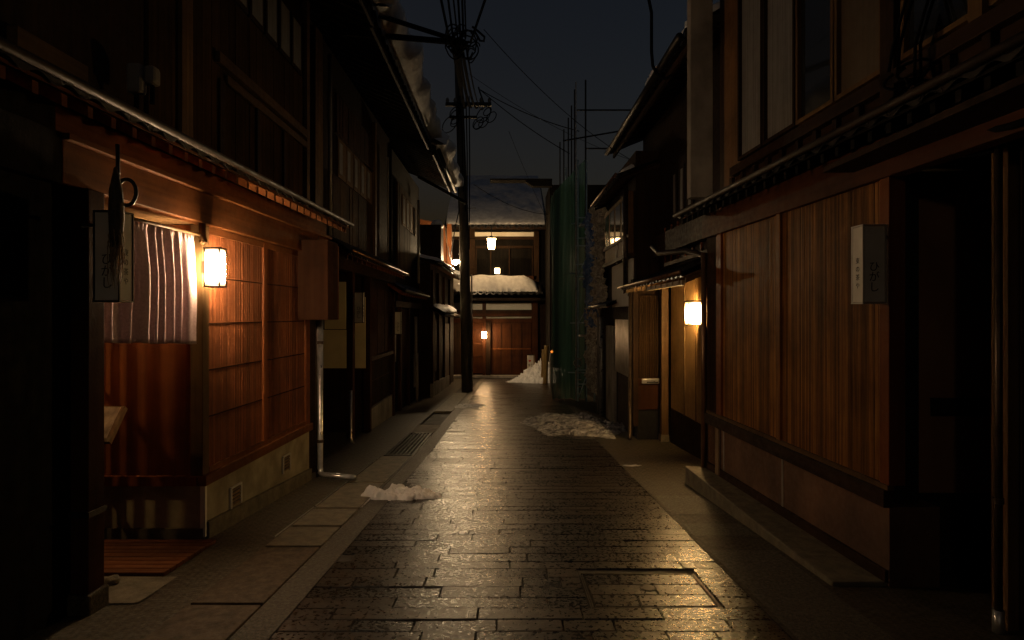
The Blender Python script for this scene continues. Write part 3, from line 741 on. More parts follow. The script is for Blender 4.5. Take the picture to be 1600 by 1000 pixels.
# ------------------------------------------------------------------ HOUSE D (low, near the pole)
FD = Fr(-2.35, 22, .012, 1)
Dh = thing('low_house', 'low dark house with a lit orange gable behind the utility pole', 'house', (-3, 23, gz(23)), 'wooden townhouses along the lane')
FB('wall', M['wood_dark'], Dh, FD, 19.5, 27.2, -1.2, -.04, gz(27)-.2, 3.2)
FB('foundation', M['plaster_grey'], Dh, FD, 19.5, 24.5, -.04, .06, (gz(19.5)-.1, gz(24.5)-.1), (gz(19.5)+.42, gz(24.5)+.42))
for a in (19.6, 21.2, 23.0, 25.0): FB('post', M['wood_box'], Dh, FD, a, a+.15, -.05, .04, gz(a), 3.0)
for a in (19.85, 21.45): FB('panel_board', M['wood_box'], Dh, FD, a, a+1.2, -.04, .0, -.35, 1.4)
FB('door_panel', M['plaster_brown'], Dh, FD, 23.3, 24.8, -.04, .01, gz(24), 1.2)
pent_roof(Dh, FD, 19.0, 26.8, -.9, 3.5, .42, 3.05, rafter=0, gm='metal_dark', name='roof')
pent_roof(Dh, FD, 19.3, 24.5, -.04, 1.75, .45, 1.5, rafter=0, gm='steel')
MB().box(X(699,24.5), X(706,24.5), 24.4, 24.6, 3.4, 5.2).build('barge_board', wood('orange_gable_board', (.15,.05,.016), (.24,.085,.028), 'z', (.4,.6)), Dh)
MB().hexa([(-4.2,24.6,3.2),(X(704,24.6),24.6,3.2),(X(704,24.6),27,3.2),(-4.2,27,3.2),(-4.2,24.6,5.6),(X(694,24.6),24.6,5.2),(X(694,24.6),27,5.2),(-4.2,27,5.6)]).build('gable_wall', wood('gable_wood', (.12,.04,.014), (.2,.07,.025), 'z', (.4,.6)), Dh)
tag(snow_bank('roof_snow', FD, 19.2, 23.2, .3, 3.15, 1.0, .25, .12, 13), kind='stuff')
tag(snow_bank('roof_snow', FD, 19.5, 23.4, .38, 1.56, .4, .5, .10, 15), kind='stuff')
tag(snow_bank('roof_snow', FD, 25.6, 26.9, .42, 3.1, .5, .35, .16, 21), kind='stuff')
lump('snow_lump', (X(683,21.5), 21.5, Z(352,21.5)), .22, M['snow'], 'rounded snow lump by the lit orange gable, the upper of two', 'snow', 5, .9)
lump('snow_lump', (X(681,21.5), 21.5, Z(378,21.5)), .2, M['snow'], 'snow lump under the upper one beside the lit orange gable', 'snow', 8, 1.1)
MB().box(-4.0, X(692,21.8), 21.2, 22.0, 3.35, 4.7).build('dormer_wall', M['wood_dark'], Dh)
pl = thing('bracket_lamp', 'small bright bulb lamp on an arm above the low roof by the pole', 'lamp', (X(712,22.6), 22.6, Z(410,22.6)))
cx_, cz_ = X(712,22.6), Z(410,22.6)
MB().tube([(cx_+.10*math.cos(a)*0+(-.13+.026*k), 22.6, cz_-.03+.008*k) for k, a in enumerate([0]*11)], [.02,.05,.07,.085,.09,.09,.09,.08,.07,.05,.02], 12).build('globe', M['lamp_pole'], pl, smooth=True)
MB().tube([(cx_-.12,22.6,cz_-.03),(cx_-.25,22.6,cz_+.3),(cx_-.3,22.7,cz_+.6)], .02, 8).build('arm', M['steel'], pl)

# ------------------------------------------------------------------ UTILITY POLE
up = thing('utility_pole', 'tall dark utility pole with crossarm and coiled cables', 'utility pole', (X(730,22), 22, gz(22)))
xb, xt = X(730,22), X(711,22)
zt = Z(85,22); zb = gz(22)-.1
MB().tube([(xb+(xt-xb)*f + (.10 if f > .5 else .2*f), 22, zb+(zt-zb)*f) for f in (0,.15,.3,.5,.7,.85,1)], [.20,.195,.185,.17,.155,.145,.135], 16).build('shaft', surf('old_concrete_pole', (.10,.085,.06), (.17,.145,.10), (6,6,2), (.6,.85), .2, 40), up, smooth=True)
zc = Z(166,22); xc = X(733,22)
MB().box(X(697,22), X(768,22), 21.75, 21.87, zc-.06, zc+.06).build('crossarm', M['black'], up)
MB().box(X(703,22), X(745,22), 21.75, 21.85, Z(186,22)-.04, Z(186,22)+.04).build('crossarm', M['black'], up)
for px in (700, 712, 752, 765):
    MB().tube([(X(px,22),21.8,zc+.06),(X(px,22),21.8,zc+.13),(X(px,22),21.8,zc+.2),(X(px,22),21.8,zc+.24)], [.03,.07,.05,.02], 10).build('insulator', M['plaster_grey'], up)
for k in range(11):
    c = X(random.choice((704,712,748,756,762,768)),22); zz = zc-.25-random.random()*.55; r_ = random.uniform(.16,.34)
    ring = [(c+r_*math.cos(a)*.8, 21.7+.1*math.sin(a), zz+r_*math.sin(a+.4)) for a in [i*.35 for i in range(19)]]
    MB().tube(ring, .018, 5).build('cable_coil', M['cable'], up)
MB().tube([(X(757,22),21.8,zc),(X(750,22),21.8,zc+.45),(X(748,22),21.8,zc+.62)], .03, 6).build('strut', M['black'], up)
for k in range(9):
    z = gz(22)+2.2+k*.55; s_ = (-1)**k
    MB().tube([(xb+.0,22,z),(xb+s_*.32,22,z)], .012, 5).build('step_bolt', M['black'], up)
MB().tube([(xb+.19,21.86,gz(22)+.1),(xb+.17,21.87,gz(22)+4.2)], .03, 8).build('conduit', M['steel'], up)

def wire(label, pts, r=.012, sag=0, group=None, n=14, name='overhead_wire'):
    a, b = Vector(pts[0]), Vector(pts[-1]); path = []
    if len(pts) == 2:
        for i in range(n+1):
            f = i/n; q = a.lerp(b, f); q.z -= sag*4*f*(1-f); path.append(q)
    else: path = [Vector(p) for p in pts]
    return tag(MB().tube(path, r, 6).build(name, M['cable'], loc=tuple(a), smooth=True), label, 'cable', group)
# cable hub above the lane
HB = (X(716,9.6), 9.6, Z(66,9.6))
hub = thing('cable_hub', 'tangled hub of coiled cables hanging above the lane', 'cable', HB)
for k in range(9):
    a0 = k*.7; r_ = random.uniform(.10,.2); ox = random.uniform(-.16,.2); oz = random.uniform(-.14,.12)
    ring = [(HB[0]+ox+r_*math.cos(a)*random.uniform(.92,1.08)*.8, HB[1]+.08*math.sin(a+a0), HB[2]+oz+r_*math.sin(a)) for a in [i*.36+a0 for i in range(19)]]
    MB().tube(ring, .011, 6).build('cable_coil', M['cable'], hub)
for k in range(7):
    a = R(200+k*28); MB().tube([HB, (HB[0]+.18*math.cos(a), HB[1]+random.uniform(-.1,.1), HB[2]+.16*math.sin(a))], [.05,.014], 7).build('clamp', M['cable'], hub)
for i, (px0, px1) in enumerate(((701,688),(708,700),(716,709),(720,716),(724,722),(728,726),(735,757))):
    e_ = (X(px1,8.7), 8.7, Z(-2,8.7)); v = Vector(e_) - Vector((X(px0,9.6),9.6,HB[2]+.05)); far_ = Vector(e_) + v*3
    wire('overhead cable rising from the hub out of view above the lane', [(X(px0,9.6),9.6,HB[2]+random.uniform(-.05,.1)), tuple(far_)], random.choice((.012,.016,.02)), group='cables rising from the hub')
for i, (dx, r_) in enumerate(((-.06,.05),(-.01,.035),(.05,.03),(.12,.014))):
    wire('cable strand slung between the hub and the utility pole', [(HB[0]+dx, 9.6, HB[2]-.05), (X(738+10*i-12,21.8),21.8,Z(168,21.8))], r_, .12+.1*i, group='cables between hub and pole')
for i in range(4):
    MB().tube([(X(718+5*i,21.6),21.6,Z(150,21.6)),(X(722+4*i,21.6),21.6,Z(200+20*i,21.6)),(X(724+3*i,21.7),21.7,Z(300+30*i,21.7))], .022, 6).build('riser_cable', M['cable'], up)
for i in range(7):
    c = X(random.uniform(697,742),9.5); zz = HB[2]+random.uniform(-.22,.1); r_ = random.uniform(.06,.16)
    MB().tube([(c+r_*math.cos(a)*.7, 9.5+.06*math.sin(2*a), zz+r_*math.sin(a+.5)*1.2) for a in [i*.36 for i in range(16)]], .010, 6).build('cable_coil', M['cable'], hub)
MB().tube([(X(742,9.5),9.5,HB[2]+.12),(X(750,9.5),9.5,HB[2]-.02),(X(756,9.5),9.5,HB[2]-.03),(X(757,9.5),9.5,HB[2]+.04),(X(748,9.5),9.5,HB[2]+.12),(X(738,9.5),9.5,HB[2]+.2)], .018, 7).build('cable_loop', M['cable'], hub)
wire('thick wrapped cable running flat from the hub to the snowy eave', [(HB[0]-.05,9.6,HB[2]), (X(530,9.0),9.0,Z(50,9.0))], .045)
wire('wrapped cable rising from the hub to the snowy eave', [(HB[0]-.05,9.6,HB[2]+.04), (X(585,8.6),8.6,Z(22,8.6))], .035)
MB().tube([(X(583,8.7),8.7,Z(22,8.7)),(X(599,8.7),8.7,Z(-10,8.7))], .012, 6).build('tie_wire', M['cable'], hub)
wire('thin wire crossing the sky from the hub to the eave beyond the scaffold', [(HB[0]+.4,9.7,HB[2]+.25), (X(1010,12.6),12.6,Z(262,12.6))], .006, .25)
wire('wire from the pole crossarm to the top of the scaffold', [(X(750,21.8),21.8,Z(140,21.8)), (X(905,20.5),20.5,Z(205,20.5))], .016, .15)
wire('lower wire from the pole crossarm to the scaffold netting', [(X(750,21.8),21.8,Z(140,21.8)), (X(890,20.5),20.5,Z(240,20.5))], .016, .12)
wire('faint high wire from the pole toward the scaffold poles', [(X(728,22),22,Z(112,22)), (X(1000,22),22,Z(255,22))], .008, .3)
wire('faint wire sagging across the snowy roof of the end house', [(X(740,22.5),22.5,Z(288,22.5)), (X(858,27),27,Z(335,27))], .012, .25)
wire('short slanted wire before the snowy roof of the end house', [(X(795,22.5),22.5,Z(205,22.5)), (X(856,27.5),27.5,Z(345,27.5))], .008, .1)
wire('vertical drop cable hanging beside the utility pole', [(X(716,21),21,Z(130,21)),(X(715,21),21,Z(250,21)),(X(717,21),21,Z(330,21)),(X(712,21.5),21.5,Z(352,21.5)),(X(703,22.4),22.4,Z(405,22.4))], .02)
wire('hooked drop cable curling under the eave of the recessed house', [(X(1010,8.3),8.3,Z(-20,8.3)),(X(1018,8.3),8.3,Z(20,8.3)),(X(1018,8.3),8.3,Z(80,8.3)),(X(1020,8.3),8.3,Z(103,8.3)),(X(1028,8.3),8.3,Z(118,8.3)),(X(1040,8.3),8.3,Z(123,8.3)),(X(1052,8.3),8.3,Z(116,8.3)),(X(1056,8.3),8.3,Z(98,8.3))], .022)

# ------------------------------------------------------------------ END HOUSE
E = thing('end_house', 'two storey house with wide wooden door closing the end of the lane', 'house', (-.3, 30, gz(30)), 'wooden townhouses along the lane')
ey = 30.0
def EB(name, m, px0, px1, py0, py1, ya, yb, root=E, d=ey): return MB().box(X(px0,d), X(px1,d), ya, yb, Z(py1,d), Z(py0,d)).build(name, m, root)
EB('wall', M['wood_dark'], 690, 870, 470, 596, 30.12, 36)
EB('upper_wall', M['shade_black'], 690, 870, 352, 470, 30.12, 36)
wr = wood('end_door_wood', (.045,.015,.006), (.075,.027,.0095), 'z', (.4,.6), grain=10)
dr = EB('door', wr, 767, 830, 505, 585, 30.02, 30.12)
for px in (783, 799, 815): EB('groove', M['wood_dark'], px-.4, px+.4, 506, 584.5, 30.005, 30.021, dr)
EB('cross_rail', M['wood_red_y'], 767, 830, 544, 546, 29.995, 30.021, dr)
EB('threshold', M['plaster_grey'], 700, 838, 586, 590, 29.7, 30.12)
EB('door_jamb', M['wood_dark'], 759.5, 766.5, 503, 586, 29.85, 30.12)
EB('post', wr, 831, 840, 470, 588, 29.85, 30.12)
EB('post', wr, 754, 759, 470, 588, 29.85, 30.12)
EB('beam', M['wood_dark_y'], 700, 838, 484.5, 489, 29.86, 30.12)
EB('beam', wr, 700, 831, 489.5, 494, 29.9, 30.12)
EB('beam', wr, 700, 831, 497.5, 504, 29.9, 30.12)
for a, b in ((700,753.5),(759.5,830.5)):
    EB('plaster_strip', M['plaster_white'], a, b, 473, 484, 30.05, 30.12)
    EB('plaster_strip', M['plaster_white'], a, b, 494.4, 497.2, 30.06, 30.12)
lt = MB()
for k in range(16): lt.box(X(737+k*1.05,ey), X(737.6+k*1.05,ey), 29.96, 30.02, Z(582,ey), Z(505,ey))
lt = lt.build('lattice_panel', wr, E)
EB('backing_board', M['wood_red'], 736, 754, 504.5, 583, 30.03, 30.12, lt)
for py in (537, 556): EB('rail', wr, 736.5, 753.5, py-1, py+1, 29.94, 29.96, lt)
# canopy over the door
FE = Fr(0, 0, 0, -1)
class FrE:
    side = 1
    def x(s, y, n=0): return y
    def p(s, n, y, z): return (y, 29.9 - n, z)
FEx = FrE()
def end_roof(name, x0, x1, n0, z0, n1, z1, tile=.3):
    N = int((x1-x0)/(tile/8))+1; rows = []
    for k in range(7):
        f = k/6; rows.append([(x0+(x1-x0)*i/(N-1), 29.95-(n0+(n1-n0)*f), z0+(z1-z0)*f+.05*math.cos(2*math.pi*(x1-x0)*i/(N-1)/tile)) for i in range(N)])
    lo = [[(a, b, c-.08) for a, b, c in r] for r in rows]
    return MB().grid(rows).grid(lo[::-1]).grid([rows[-1], lo[-1]]).build(name, M['tile'], E)
end_roof('canopy_roof', X(700,ey), X(846,ey), -.1, 3.05, .95, 2.62)
EB('canopy_board', M['wood_dark_y'], 700, 843, 466, 470, 29.2, 29.3)
sn = []
for i in range(60):
    x = X(700,29.2)+(X(840,29.2)-X(700,29.2))*i/59; e_ = min(1,(59-i)/9)**.6; r = []
    for k in range(12):
        f = k/11; t = (.34+.22*math.sin(f*math.pi)*1.0)*e_*(1+.25*noise.noise((x*1.3,2,0))); base = 2.66+.42*(1-f)
        r.append((x, 30.0-.98*f*(1+.03*noise.noise((x*3,f*3,4))), base + t*(1-f**6) + .05*noise.noise((x*2.5,f*3,1))))
    r.append((x, 29.02, 2.66)); r.append((x, 30.0, 3.06)); r.append(r[0]); sn.append(r)
tag(MB().grid(sn).build('canopy_snow', M['snow'], loc=(0,29.5,2.8), smooth=True), kind='stuff')
# upper storey
EB('upper_plaster', M['plaster_white'], 700, 838, 362.5, 369.5, 30.04, 30.12)
EB('upper_beam', M['wood_dark_y'], 700, 842, 369.6, 374, 29.98, 30.12)
EB('upper_post', M['wood_dark'], 733, 742, 352, 440, 29.9, 30.12)
EB('upper_post', M['wood_dark'], 834, 842, 362, 440, 29.9, 30.12)
EB('upper_sill', wr, 700, 838, 431, 437, 29.9, 30.12)
win = EB('window_frame', M['wood_dark'], 743, 833, 384, 388, 29.96, 30.1)
for px in (743, 766, 795, 831): EB('mullion', M['wood_dark'], px, px+1.6, 388, 431, 29.95, 30.05, win)
lt = MB(); px = 744.5
while px < 831: lt.box(X(px,ey), X(px+.7,ey), 29.98, 30.01, Z(430.5,ey), Z(403,ey)); px += 2.1
lt.build('window_lattice', M['shade_black'], win)
EB('pane', M['shade_black'], 743.5, 832.5, 388.3, 430.7, 30.07, 30.09, win)
end_roof('roof', X(695,29.2), X(856,29.2), -5, 9.0, 1.0, 5.78)
EB('eave_board', M['wood_dark_y'], 695, 852, 354, 361, 29.3, 29.4)
sn = []
for i in range(70):
    x = X(697,29)+(X(851,29)-X(697,29))*i/69; r = []
    for k in range(24):
        f = k/23; r.append((x, 35-(5.95)*f, 9.25+(5.98-9.25)*f + .32*(1-f**8)*(1+.2*noise.noise((x*.8,f*5,2))) + .05*noise.noise((x*2.2,f*14,1))))
    r.append((x, 29.04, 5.86)); r.append((x, 35, 9.0)); r.append(r[0]); sn.append(r)
tag(MB().grid(sn).build('roof_snow', M['snow'], loc=(0,31,6), smooth=True), kind='stuff')
# lantern under the eave
ln = thing('street_lantern', 'bright tapered glass lantern hanging under the eave of the end house', 'lantern', (X(768,28.3), 28.3, Z(390,28.3)))
lx, ly = X(768,28.3), 28.3; zt_, zb_ = Z(373.5,28.3), Z(389.5,28.3)
a_, c_ = .20, .145
MB().hexa([(lx-c_,ly-c_,zb_),(lx+c_,ly-c_,zb_),(lx+c_,ly+c_,zb_),(lx-c_,ly+c_,zb_),(lx-a_,ly-a_,zt_),(lx+a_,ly-a_,zt_),(lx+a_,ly+a_,zt_),(lx-a_,ly+a_,zt_)]).build('glass_body', M['lamp_lantern'], ln)
f_ = MB()
for sx in (-1,1):
    for sy in (-1,1): f_.tube([(lx+sx*c_,ly+sy*c_,zb_-.01),(lx+sx*a_,ly+sy*a_,zt_+.01)], .009, 6)
f_.box(lx-c_-.01, lx+c_+.01, ly-c_-.01, ly+c_+.01, zb_-.03, zb_-.003)
f_.build('frame', M['black'], ln)
MB().hexa([(lx-.24,ly-.24,zt_+.012),(lx+.24,ly-.24,zt_+.012),(lx+.24,ly+.24,zt_+.012),(lx-.24,ly+.24,zt_+.012),(lx-.05,ly-.05,zt_+.14),(lx+.05,ly-.05,zt_+.14),(lx+.05,ly+.05,zt_+.14),(lx-.05,ly+.05,zt_+.14)]).build('cap', M['black'], ln)
MB().tube([(lx,ly,zt_+.14),(lx,ly,Z(352,28.3)),(lx,29.2,Z(354,28.3))], .018, 8).build('hanger', M['black'], ln)
wl = thing('window_lamp', 'small white paper lamp seen low in the upper window of the end house', 'lamp', (X(777,30.0), 29.9, Z(429,30.0)))
MB().box(X(773,29.9), X(781,29.9), 29.86, 29.94, Z(427.5,29.9), Z(419,29.9)).build('paper_shade', M['lamp_window'], wl, bevel=.03)
MB().box(X(775,29.9), X(779,29.9), 29.88, 29.92, Z(431,29.9), Z(427.6,29.9)).build('base', M['wood_dark'], wl)
dl = thing('wall_lamp', 'small glowing wall lamp next to the wide door of the end house', 'lamp', (X(756.5,29.8), 29.8, Z(528,29.8)), 'lit paper wall lamps')
MB().box(X(753.2,29.45), X(760,29.45), 29.35, 29.54, Z(528,29.45), Z(518.5,29.45)).build('paper_shade', M['lamp_door'], dl)
MB().box(X(752.8,29.45), X(760.4,29.45), 29.34, 29.55, Z(518.4,29.45), Z(517.7,29.45)).build('cap', M['wood_dark'], dl)
MB().box(X(755.5,29.6), X(757.5,29.6), 29.55, 29.86, Z(521,29.6), Z(519.5,29.6)).build('bracket', M['wood_dark'], dl)
ss = thing('standing_sign', 'white standing sign with a red mark half buried in the snow pile', 'sign', (X(829,28.7), 28.7, gz(28.7)))
MB().box(X(824,28.7), X(833.5,28.7), 28.7, 28.9, gz(28.7)+.1, Z(555.5,28.7)).build('face_panel', M['paper'], ss)
MB().box(X(833.5,28.7), X(836,28.7), 28.68, 28.95, gz(28.7), Z(554,28.7)).build('side_board', M['wood_pale'], ss)
MB().box(X(823.5,28.7), X(836,28.7), 28.67, 28.95, Z(555,28.7), Z(553.8,28.7)).build('top_board', M['wood_dark'], ss)
rm = MB(); rc = (X(827.8,28.7), 28.695, Z(564,28.7))
ring = [(rc[0]+.05*math.cos(a)*(1+.3*math.sin(3*a)), 28.694, rc[2]+.06*math.sin(a)*(1+.3*math.cos(2*a))) for a in [i*math.pi/10 for i in range(20)]]
i0 = 0; rm.v = ring + [(q[0], 28.7, q[2]) for q in ring]; rm.f = [tuple(range(20))] + [(i, (i+1)%20, 20+(i+1)%20, 20+i) for i in range(20)]
rm.build('red_emblem', M['red_ink'], ss)
text_mesh("東\n山", .13, (X(827,28.7), 28.7, Z(572,28.7)), (1,0,0), (0,0,1), M['ink'], ss, out=(0,-1,0))
text_mesh("茶\n屋", .10, (X(831,28.7), 28.7, Z(571,28.7)), (1,0,0), (0,0,1), M['ink'], ss, out=(0,-1,0))

# the lane goes on behind the viewer, with a lamp post like the lantern at its end
lp = thing('street_lamp', 'lamp post with a square glass lantern standing in the lane behind the viewer', 'street lamp', (-2.3, -7.0, gz(-7)))
MB().tube([(-2.3,-7,gz(-7)),(-2.3,-7,3.6)], [.06,.04], 12).build('post', M['black'], lp, smooth=True)
MB().hexa([(-2.40,-7.1,3.62),(-2.20,-7.1,3.62),(-2.20,-6.9,3.62),(-2.40,-6.9,3.62),(-2.44,-7.14,3.95),(-2.16,-7.14,3.95),(-2.16,-6.86,3.95),(-2.44,-6.86,3.95)]).build('glass_body', M['lamp_lane'], lp)
MB().hexa([(-2.48,-7.18,3.955),(-2.12,-7.18,3.955),(-2.12,-6.82,3.955),(-2.48,-6.82,3.955),(-2.33,-7.03,4.1),(-2.27,-7.03,4.1),(-2.27,-6.97,4.1),(-2.33,-6.97,4.1)]).build('cap', M['black'], lp)

# ------------------------------------------------------------------ SNOW ON THE GROUND
def pile(label, cx, cy, rx, ry, h, seed, m='snow', rag=.5, res=70, lean=(0,0), clods=0, csize=.05, flat=.7):
    rows = []
    def height(x, y):
        u, v = (x-cx)/rx, (y-cy)/ry
        d_ = math.hypot(u, v); ang = math.atan2(v, u)
        edge = .80 + .32*noise.noise((math.cos(ang)*1.6+seed, math.sin(ang)*1.6, 0)) + .12*noise.noise((math.cos(ang)*6+seed, math.sin(ang)*6, 3))
        f = 1-(d_/edge)**2
        if f <= 0: return -.04
        tilt = max(.15, 1 + lean[0]*u + lean[1]*v)
        c1 = noise.noise((x*5+seed, y*5, 1)); c2 = abs(noise.noise((x*11+seed, y*11, 2))); c3 = abs(noise.noise((x*27, y*27, seed)))
        return f**.6*h*tilt*(1+rag*(c1*.8+c2*.8-.3)) + min(1, f*6)*rag*(.05*c2+.018*c3) - .01
    rnd = random.Random(int(seed*100)); C = []
    for k in range(clods):
        a, q = rnd.uniform(0, 6.28), rnd.uniform(0, .95)
        x, y = cx+rx*q*.85*math.cos(a), cy+ry*q*.85*math.sin(a)
        hh = height(x, y)
        if hh > 0: C.append((x, y, hh*.8, csize*rnd.uniform(.5, 1.4)))
    for i in range(res):
        y = cy-ry+2*ry*i/(res-1); r = []
        near_ = [c for c in C if abs(c[1]-y) < c[3]*1.3]
        for j in range(res):
            x = cx-rx+2*rx*j/(res-1); h0 = height(x, y)
            for (a, b, hh, rr) in near_:
                wob = 1+.5*noise.noise((x*18, y*18, hh*30+seed))
                d2 = ((x-a)**2+(y-b)**2)/(rr*wob)**2
                if d2 < 1:
                    t = hh+rr*flat*(1-d2)**.7-.01
                    if t > h0: h0 = t
            h0 += .008*noise.noise((x*34, y*34, seed)) if h0 > 0 else 0
            r.append((x, y, gz(y)+h0))
        rows.append(r)
    mb = MB().grid(rows)
    o = mb.build('snow_pile', M[m], loc=(cx,cy,gz(cy)), smooth=True)
    return tag(o, label, 'snow')
pile('small clean heap of snow lying on the dark paving beside the gutter', -1.14, 6.72, .50, .24, .10, 2.3, rag=.9, res=190, lean=(-.5,0), clods=110, csize=.04, flat=.55)
pile('low dirty drift of snow against the houses by the scaffold', 1.40, 13.0, 1.12, 2.2, .10, 7.1, 'snow_dirty', .8, 190, (.7,.1), 16, .24, .3)
pile('large white bank of snow around the standing sign at the lane end', 1.55, 27.0, 1.75, 1.6, .72, 4.4, 'snow', .75, 130, (1.0,.1), 30, .2, .4)
pile('thin grey patch of snow near the foot of the utility pole', -1.0, 16.8, .5, .8, .03, 9.9, 'snow_dirty', .4, 60)
pile('tiny scrap of ice on the pavement before the recessed house', 1.75, 8.6, .2, .07, .015, 5.5, 'snow_dirty', .3, 30)
# clods on the drift
# ------------------------------------------------------------------ RIGHT: HOUSE R1
F1 = Fr(2.44, 6.89, -.044, -1)
R1 = thing('townhouse', 'tall townhouse with wide brown lattice front and white box sign', 'house', (3.0, 5.6, gz(5.6)), 'wooden townhouses along the lane')
# step
st = MB()
st.hexa([(2.20,4.1,gz(4.1)-.1),(2.62,4.1,gz(4.1)-.1),(2.5,7.42,gz(7.42)-.1),(2.19,7.42,gz(7.42)-.1),(2.20,4.1,-.25),(2.62,4.1,-.25),(2.5,7.42,-.295),(2.19,7.42,-.295)])
st.build('stone_step', M['concrete'], R1, bevel=.012)
FB('lower_wall', M['plaster_brown'], R1, F1, 4.08, 7.3, -.35, -.012, (gz(4.08)-.1, gz(7.3)-.1), .26)
for a in (5.5, 6.82): FB('wall_seam', M['plaster_grey'], R1, F1, a, a+.025, -.012, -.006, -.22, .26)
FB('base_board', M['wood_dark_y'], R1, F1, 4.09, 7.3, -.012, .01, (-.25,-.29), (-.17,-.21))
FB('sill_beam', M['wood_dark_y'], R1, F1, 4.06, 7.3, -.03, .04, .26, .375, .005)
FB('sill_moulding', M['wood_mid_y'], R1, F1, 4.06, 7.3, -.03, .015, .376, .41)
rails1 = (.8, 1.22, 1.64, 2.06)
lattice(R1, F1, 4.15, 5.515, -.012, .41, 2.47, M['lattice_r'], pitch=.0205, wdt=.0145, rails=rails1, depth=.014, rn=-.004)
lattice(R1, F1, 5.60, 6.86, -.012, .41, 2.47, M['lattice_r'], pitch=.0205, wdt=.0145, rails=rails1, depth=.014, rn=-.004)
FB('corner_post', M['wood_red'], R1, F1, 4.05, 4.145, -.1, .012, .41, 2.5, .004)
FB('post', M['lattice_r'], R1, F1, 5.52, 5.595, -.06, .012, .41, 2.5, .004)
FB('post', M['wood_red'], R1, F1, 6.865, 7.0, -.1, .012, .41, 2.5, .004)
FB('end_wall', M['wood_dark'], R1, F1, 7.0, 7.35, -.35, -.012, gz(7.3), 2.5)
FB('end_post', M['wood_pale'], R1, F1, 6.9, 6.98, .012, .03, gz(7)+.2, .35)
FB('lintel', M['wood_box2'], R1, F1, 2.2, 7.4, -.08, .03, 2.471, 2.74, .005)
pent_roof(R1, F1, 1.5, 7.5, -.15, 2.95, .30, 2.74, rafter=.18, gm='dull_copper', rm='shade_black')
downpipe(R1, [F1.p(.02,7.36,2.3), F1.p(.02,7.36,gz(7.36)+.2)], .034, 'copper')
downpipe(R1, [(2.15,8.9,2.55),(2.17,8.6,2.42),(2.34,7.9,2.38),(2.42,7.45,2.28),(2.42,7.38,2.15)], .036, 'metal_dark', 'gutter_elbow')
# near recess with the board panel
MB().box(2.62, 2.82, 4.15, 4.32, gz(4.3)-.1, 2.5).build('recess_jamb', M['black'], R1)
sp = MB().box(X(1410,4.3), X(1549,4.3), 4.3, 4.36, Z(770,4.3), Z(268,4.3)).build('side_panel', M['door_brown'], R1)
MB().box(X(1455,4.29), X(1545,4.29), 4.285, 4.299, Z(650,4.29), Z(622,4.29)).build('letter_slot', M['black'], sp)
MB().box(X(1411,4.28), X(1415,4.28), 4.28, 4.299, Z(862,4.28), Z(480,4.28)).build('edge_strip', M['steel'], sp)
MB().box(2.82, 4.2, 4.32, 4.4, gz(4.3)-.1, Z(770,4.3)-.002).build('recess_base', M['black'], R1)
MB().box(X(1545,4.3), X(1551,4.3), 4.25, 4.29, gz(4.3), 2.55).build('door_stile', M['wood_mid'], R1)
MB().box(3.55, 3.62, 2.0, 4.3, gz(3)-.3, 2.6).build('recess_back', M['wood_dark'], R1)
MB().box(2.3, 4.2, 1.5, 4.4, 2.58, 2.62).build('recess_ceiling', M['wood_dark'], R1)
ps = MB().box(X(1570,3.45), X(1597,3.45), 3.43, 3.55, gz(3.45)-.05, 2.58).build('entrance_post', M['wood_mid'], R1, bevel=.006)
MB().box(X(1598,3.4), 3.6, 1.0, 3.42, gz(3)-.3, 2.58).build('near_wall', M['wood_dark'], R1)
px_ = X(1560,3.42)
downpipe(R1, [(px_,3.42,2.5),(px_,3.42,gz(3.42)+.1)], .02, 'metal_dark')
MB().tube([(px_,3.42,gz(3.42)-.02),(px_,3.42,gz(3.42)+.12)], .03, 12).build('pipe_shoe', M['steel'], R1, smooth=True)
MB().tube([(px_,3.42,.49),(px_,3.42,.52)], .028, 12).build('pipe_clip', M['metal_dark'], R1)
# upper storey
F1u = Fr(2.58, 5.5, -.03, -1)
FB('upper_wall', M['wood_dark'], R1, F1u, 1.0, 7.2, -.3, -.03, 2.7, 5.8)
FB('balcony_rail', M['wood_dark_y'], R1, F1u, 2.5, 6.75, -.03, .06, 3.08, 3.18, .005)
FB('balcony_rail', M['wood_dark_y'], R1, F1u, 2.5, 6.75, -.03, .04, 2.90, 2.96, .005)
for i in range(15): FB('baluster', M['wood_dark'], R1, F1u, 2.7+i*.29, 2.76+i*.29, -.02, .03, 2.96, 3.08)
FB('upper_boards', M['wood_dark_y'], R1, F1u, 2.5, 6.75, -.03, -.01, 2.96, 3.08)
def upwin(y0, y1, m, frame='wood_mid', z0=3.22, z1=5.2):
    f = MB(); t = .035
    fb(f, F1u, y0, y0+t, -.03, .03, z0, z1); fb(f, F1u, y1-t, y1, -.03, .03, z0, z1); fb(f, F1u, y0+t, y1-t, -.03, .03, z0, z0+t); fb(f, F1u, y0+t, y1-t, -.03, .03, z1-t, z1)
    o = f.build('window', M[frame], R1)
    FB('pane', M[m], o, F1u, y0+t, y1-t, -.02, -.005, z0+t, z1-t); return o
upwin(6.02, 6.6, 'curtain_pane', 'wood_dark'); upwin(5.38, 6.0, 'curtain_pane', 'wood_dark'); upwin(4.78, 5.36, 'glass'); upwin(4.18, 4.76, 'blind_brown'); 
FB('upper_post', M['wood_dark'], R1, F1u, 4.02, 4.16, -.03, .06, 2.9, 5.8)
upwin(3.4, 4.0, 'glass'); upwin(2.7, 3.35, 'blind_brown')
FB('upper_post', M['wood_mid'], R1, F1u, 3.30, 3.40, -.03, .06, 3.18, 5.8)
FB('end_plaster', wood('tawny_board', (.15,.075,.03), (.22,.115,.05), 'z', (.5,.7)), R1, F1u, 6.62, 7.2, -.03, -.01, 2.9, 5.8)
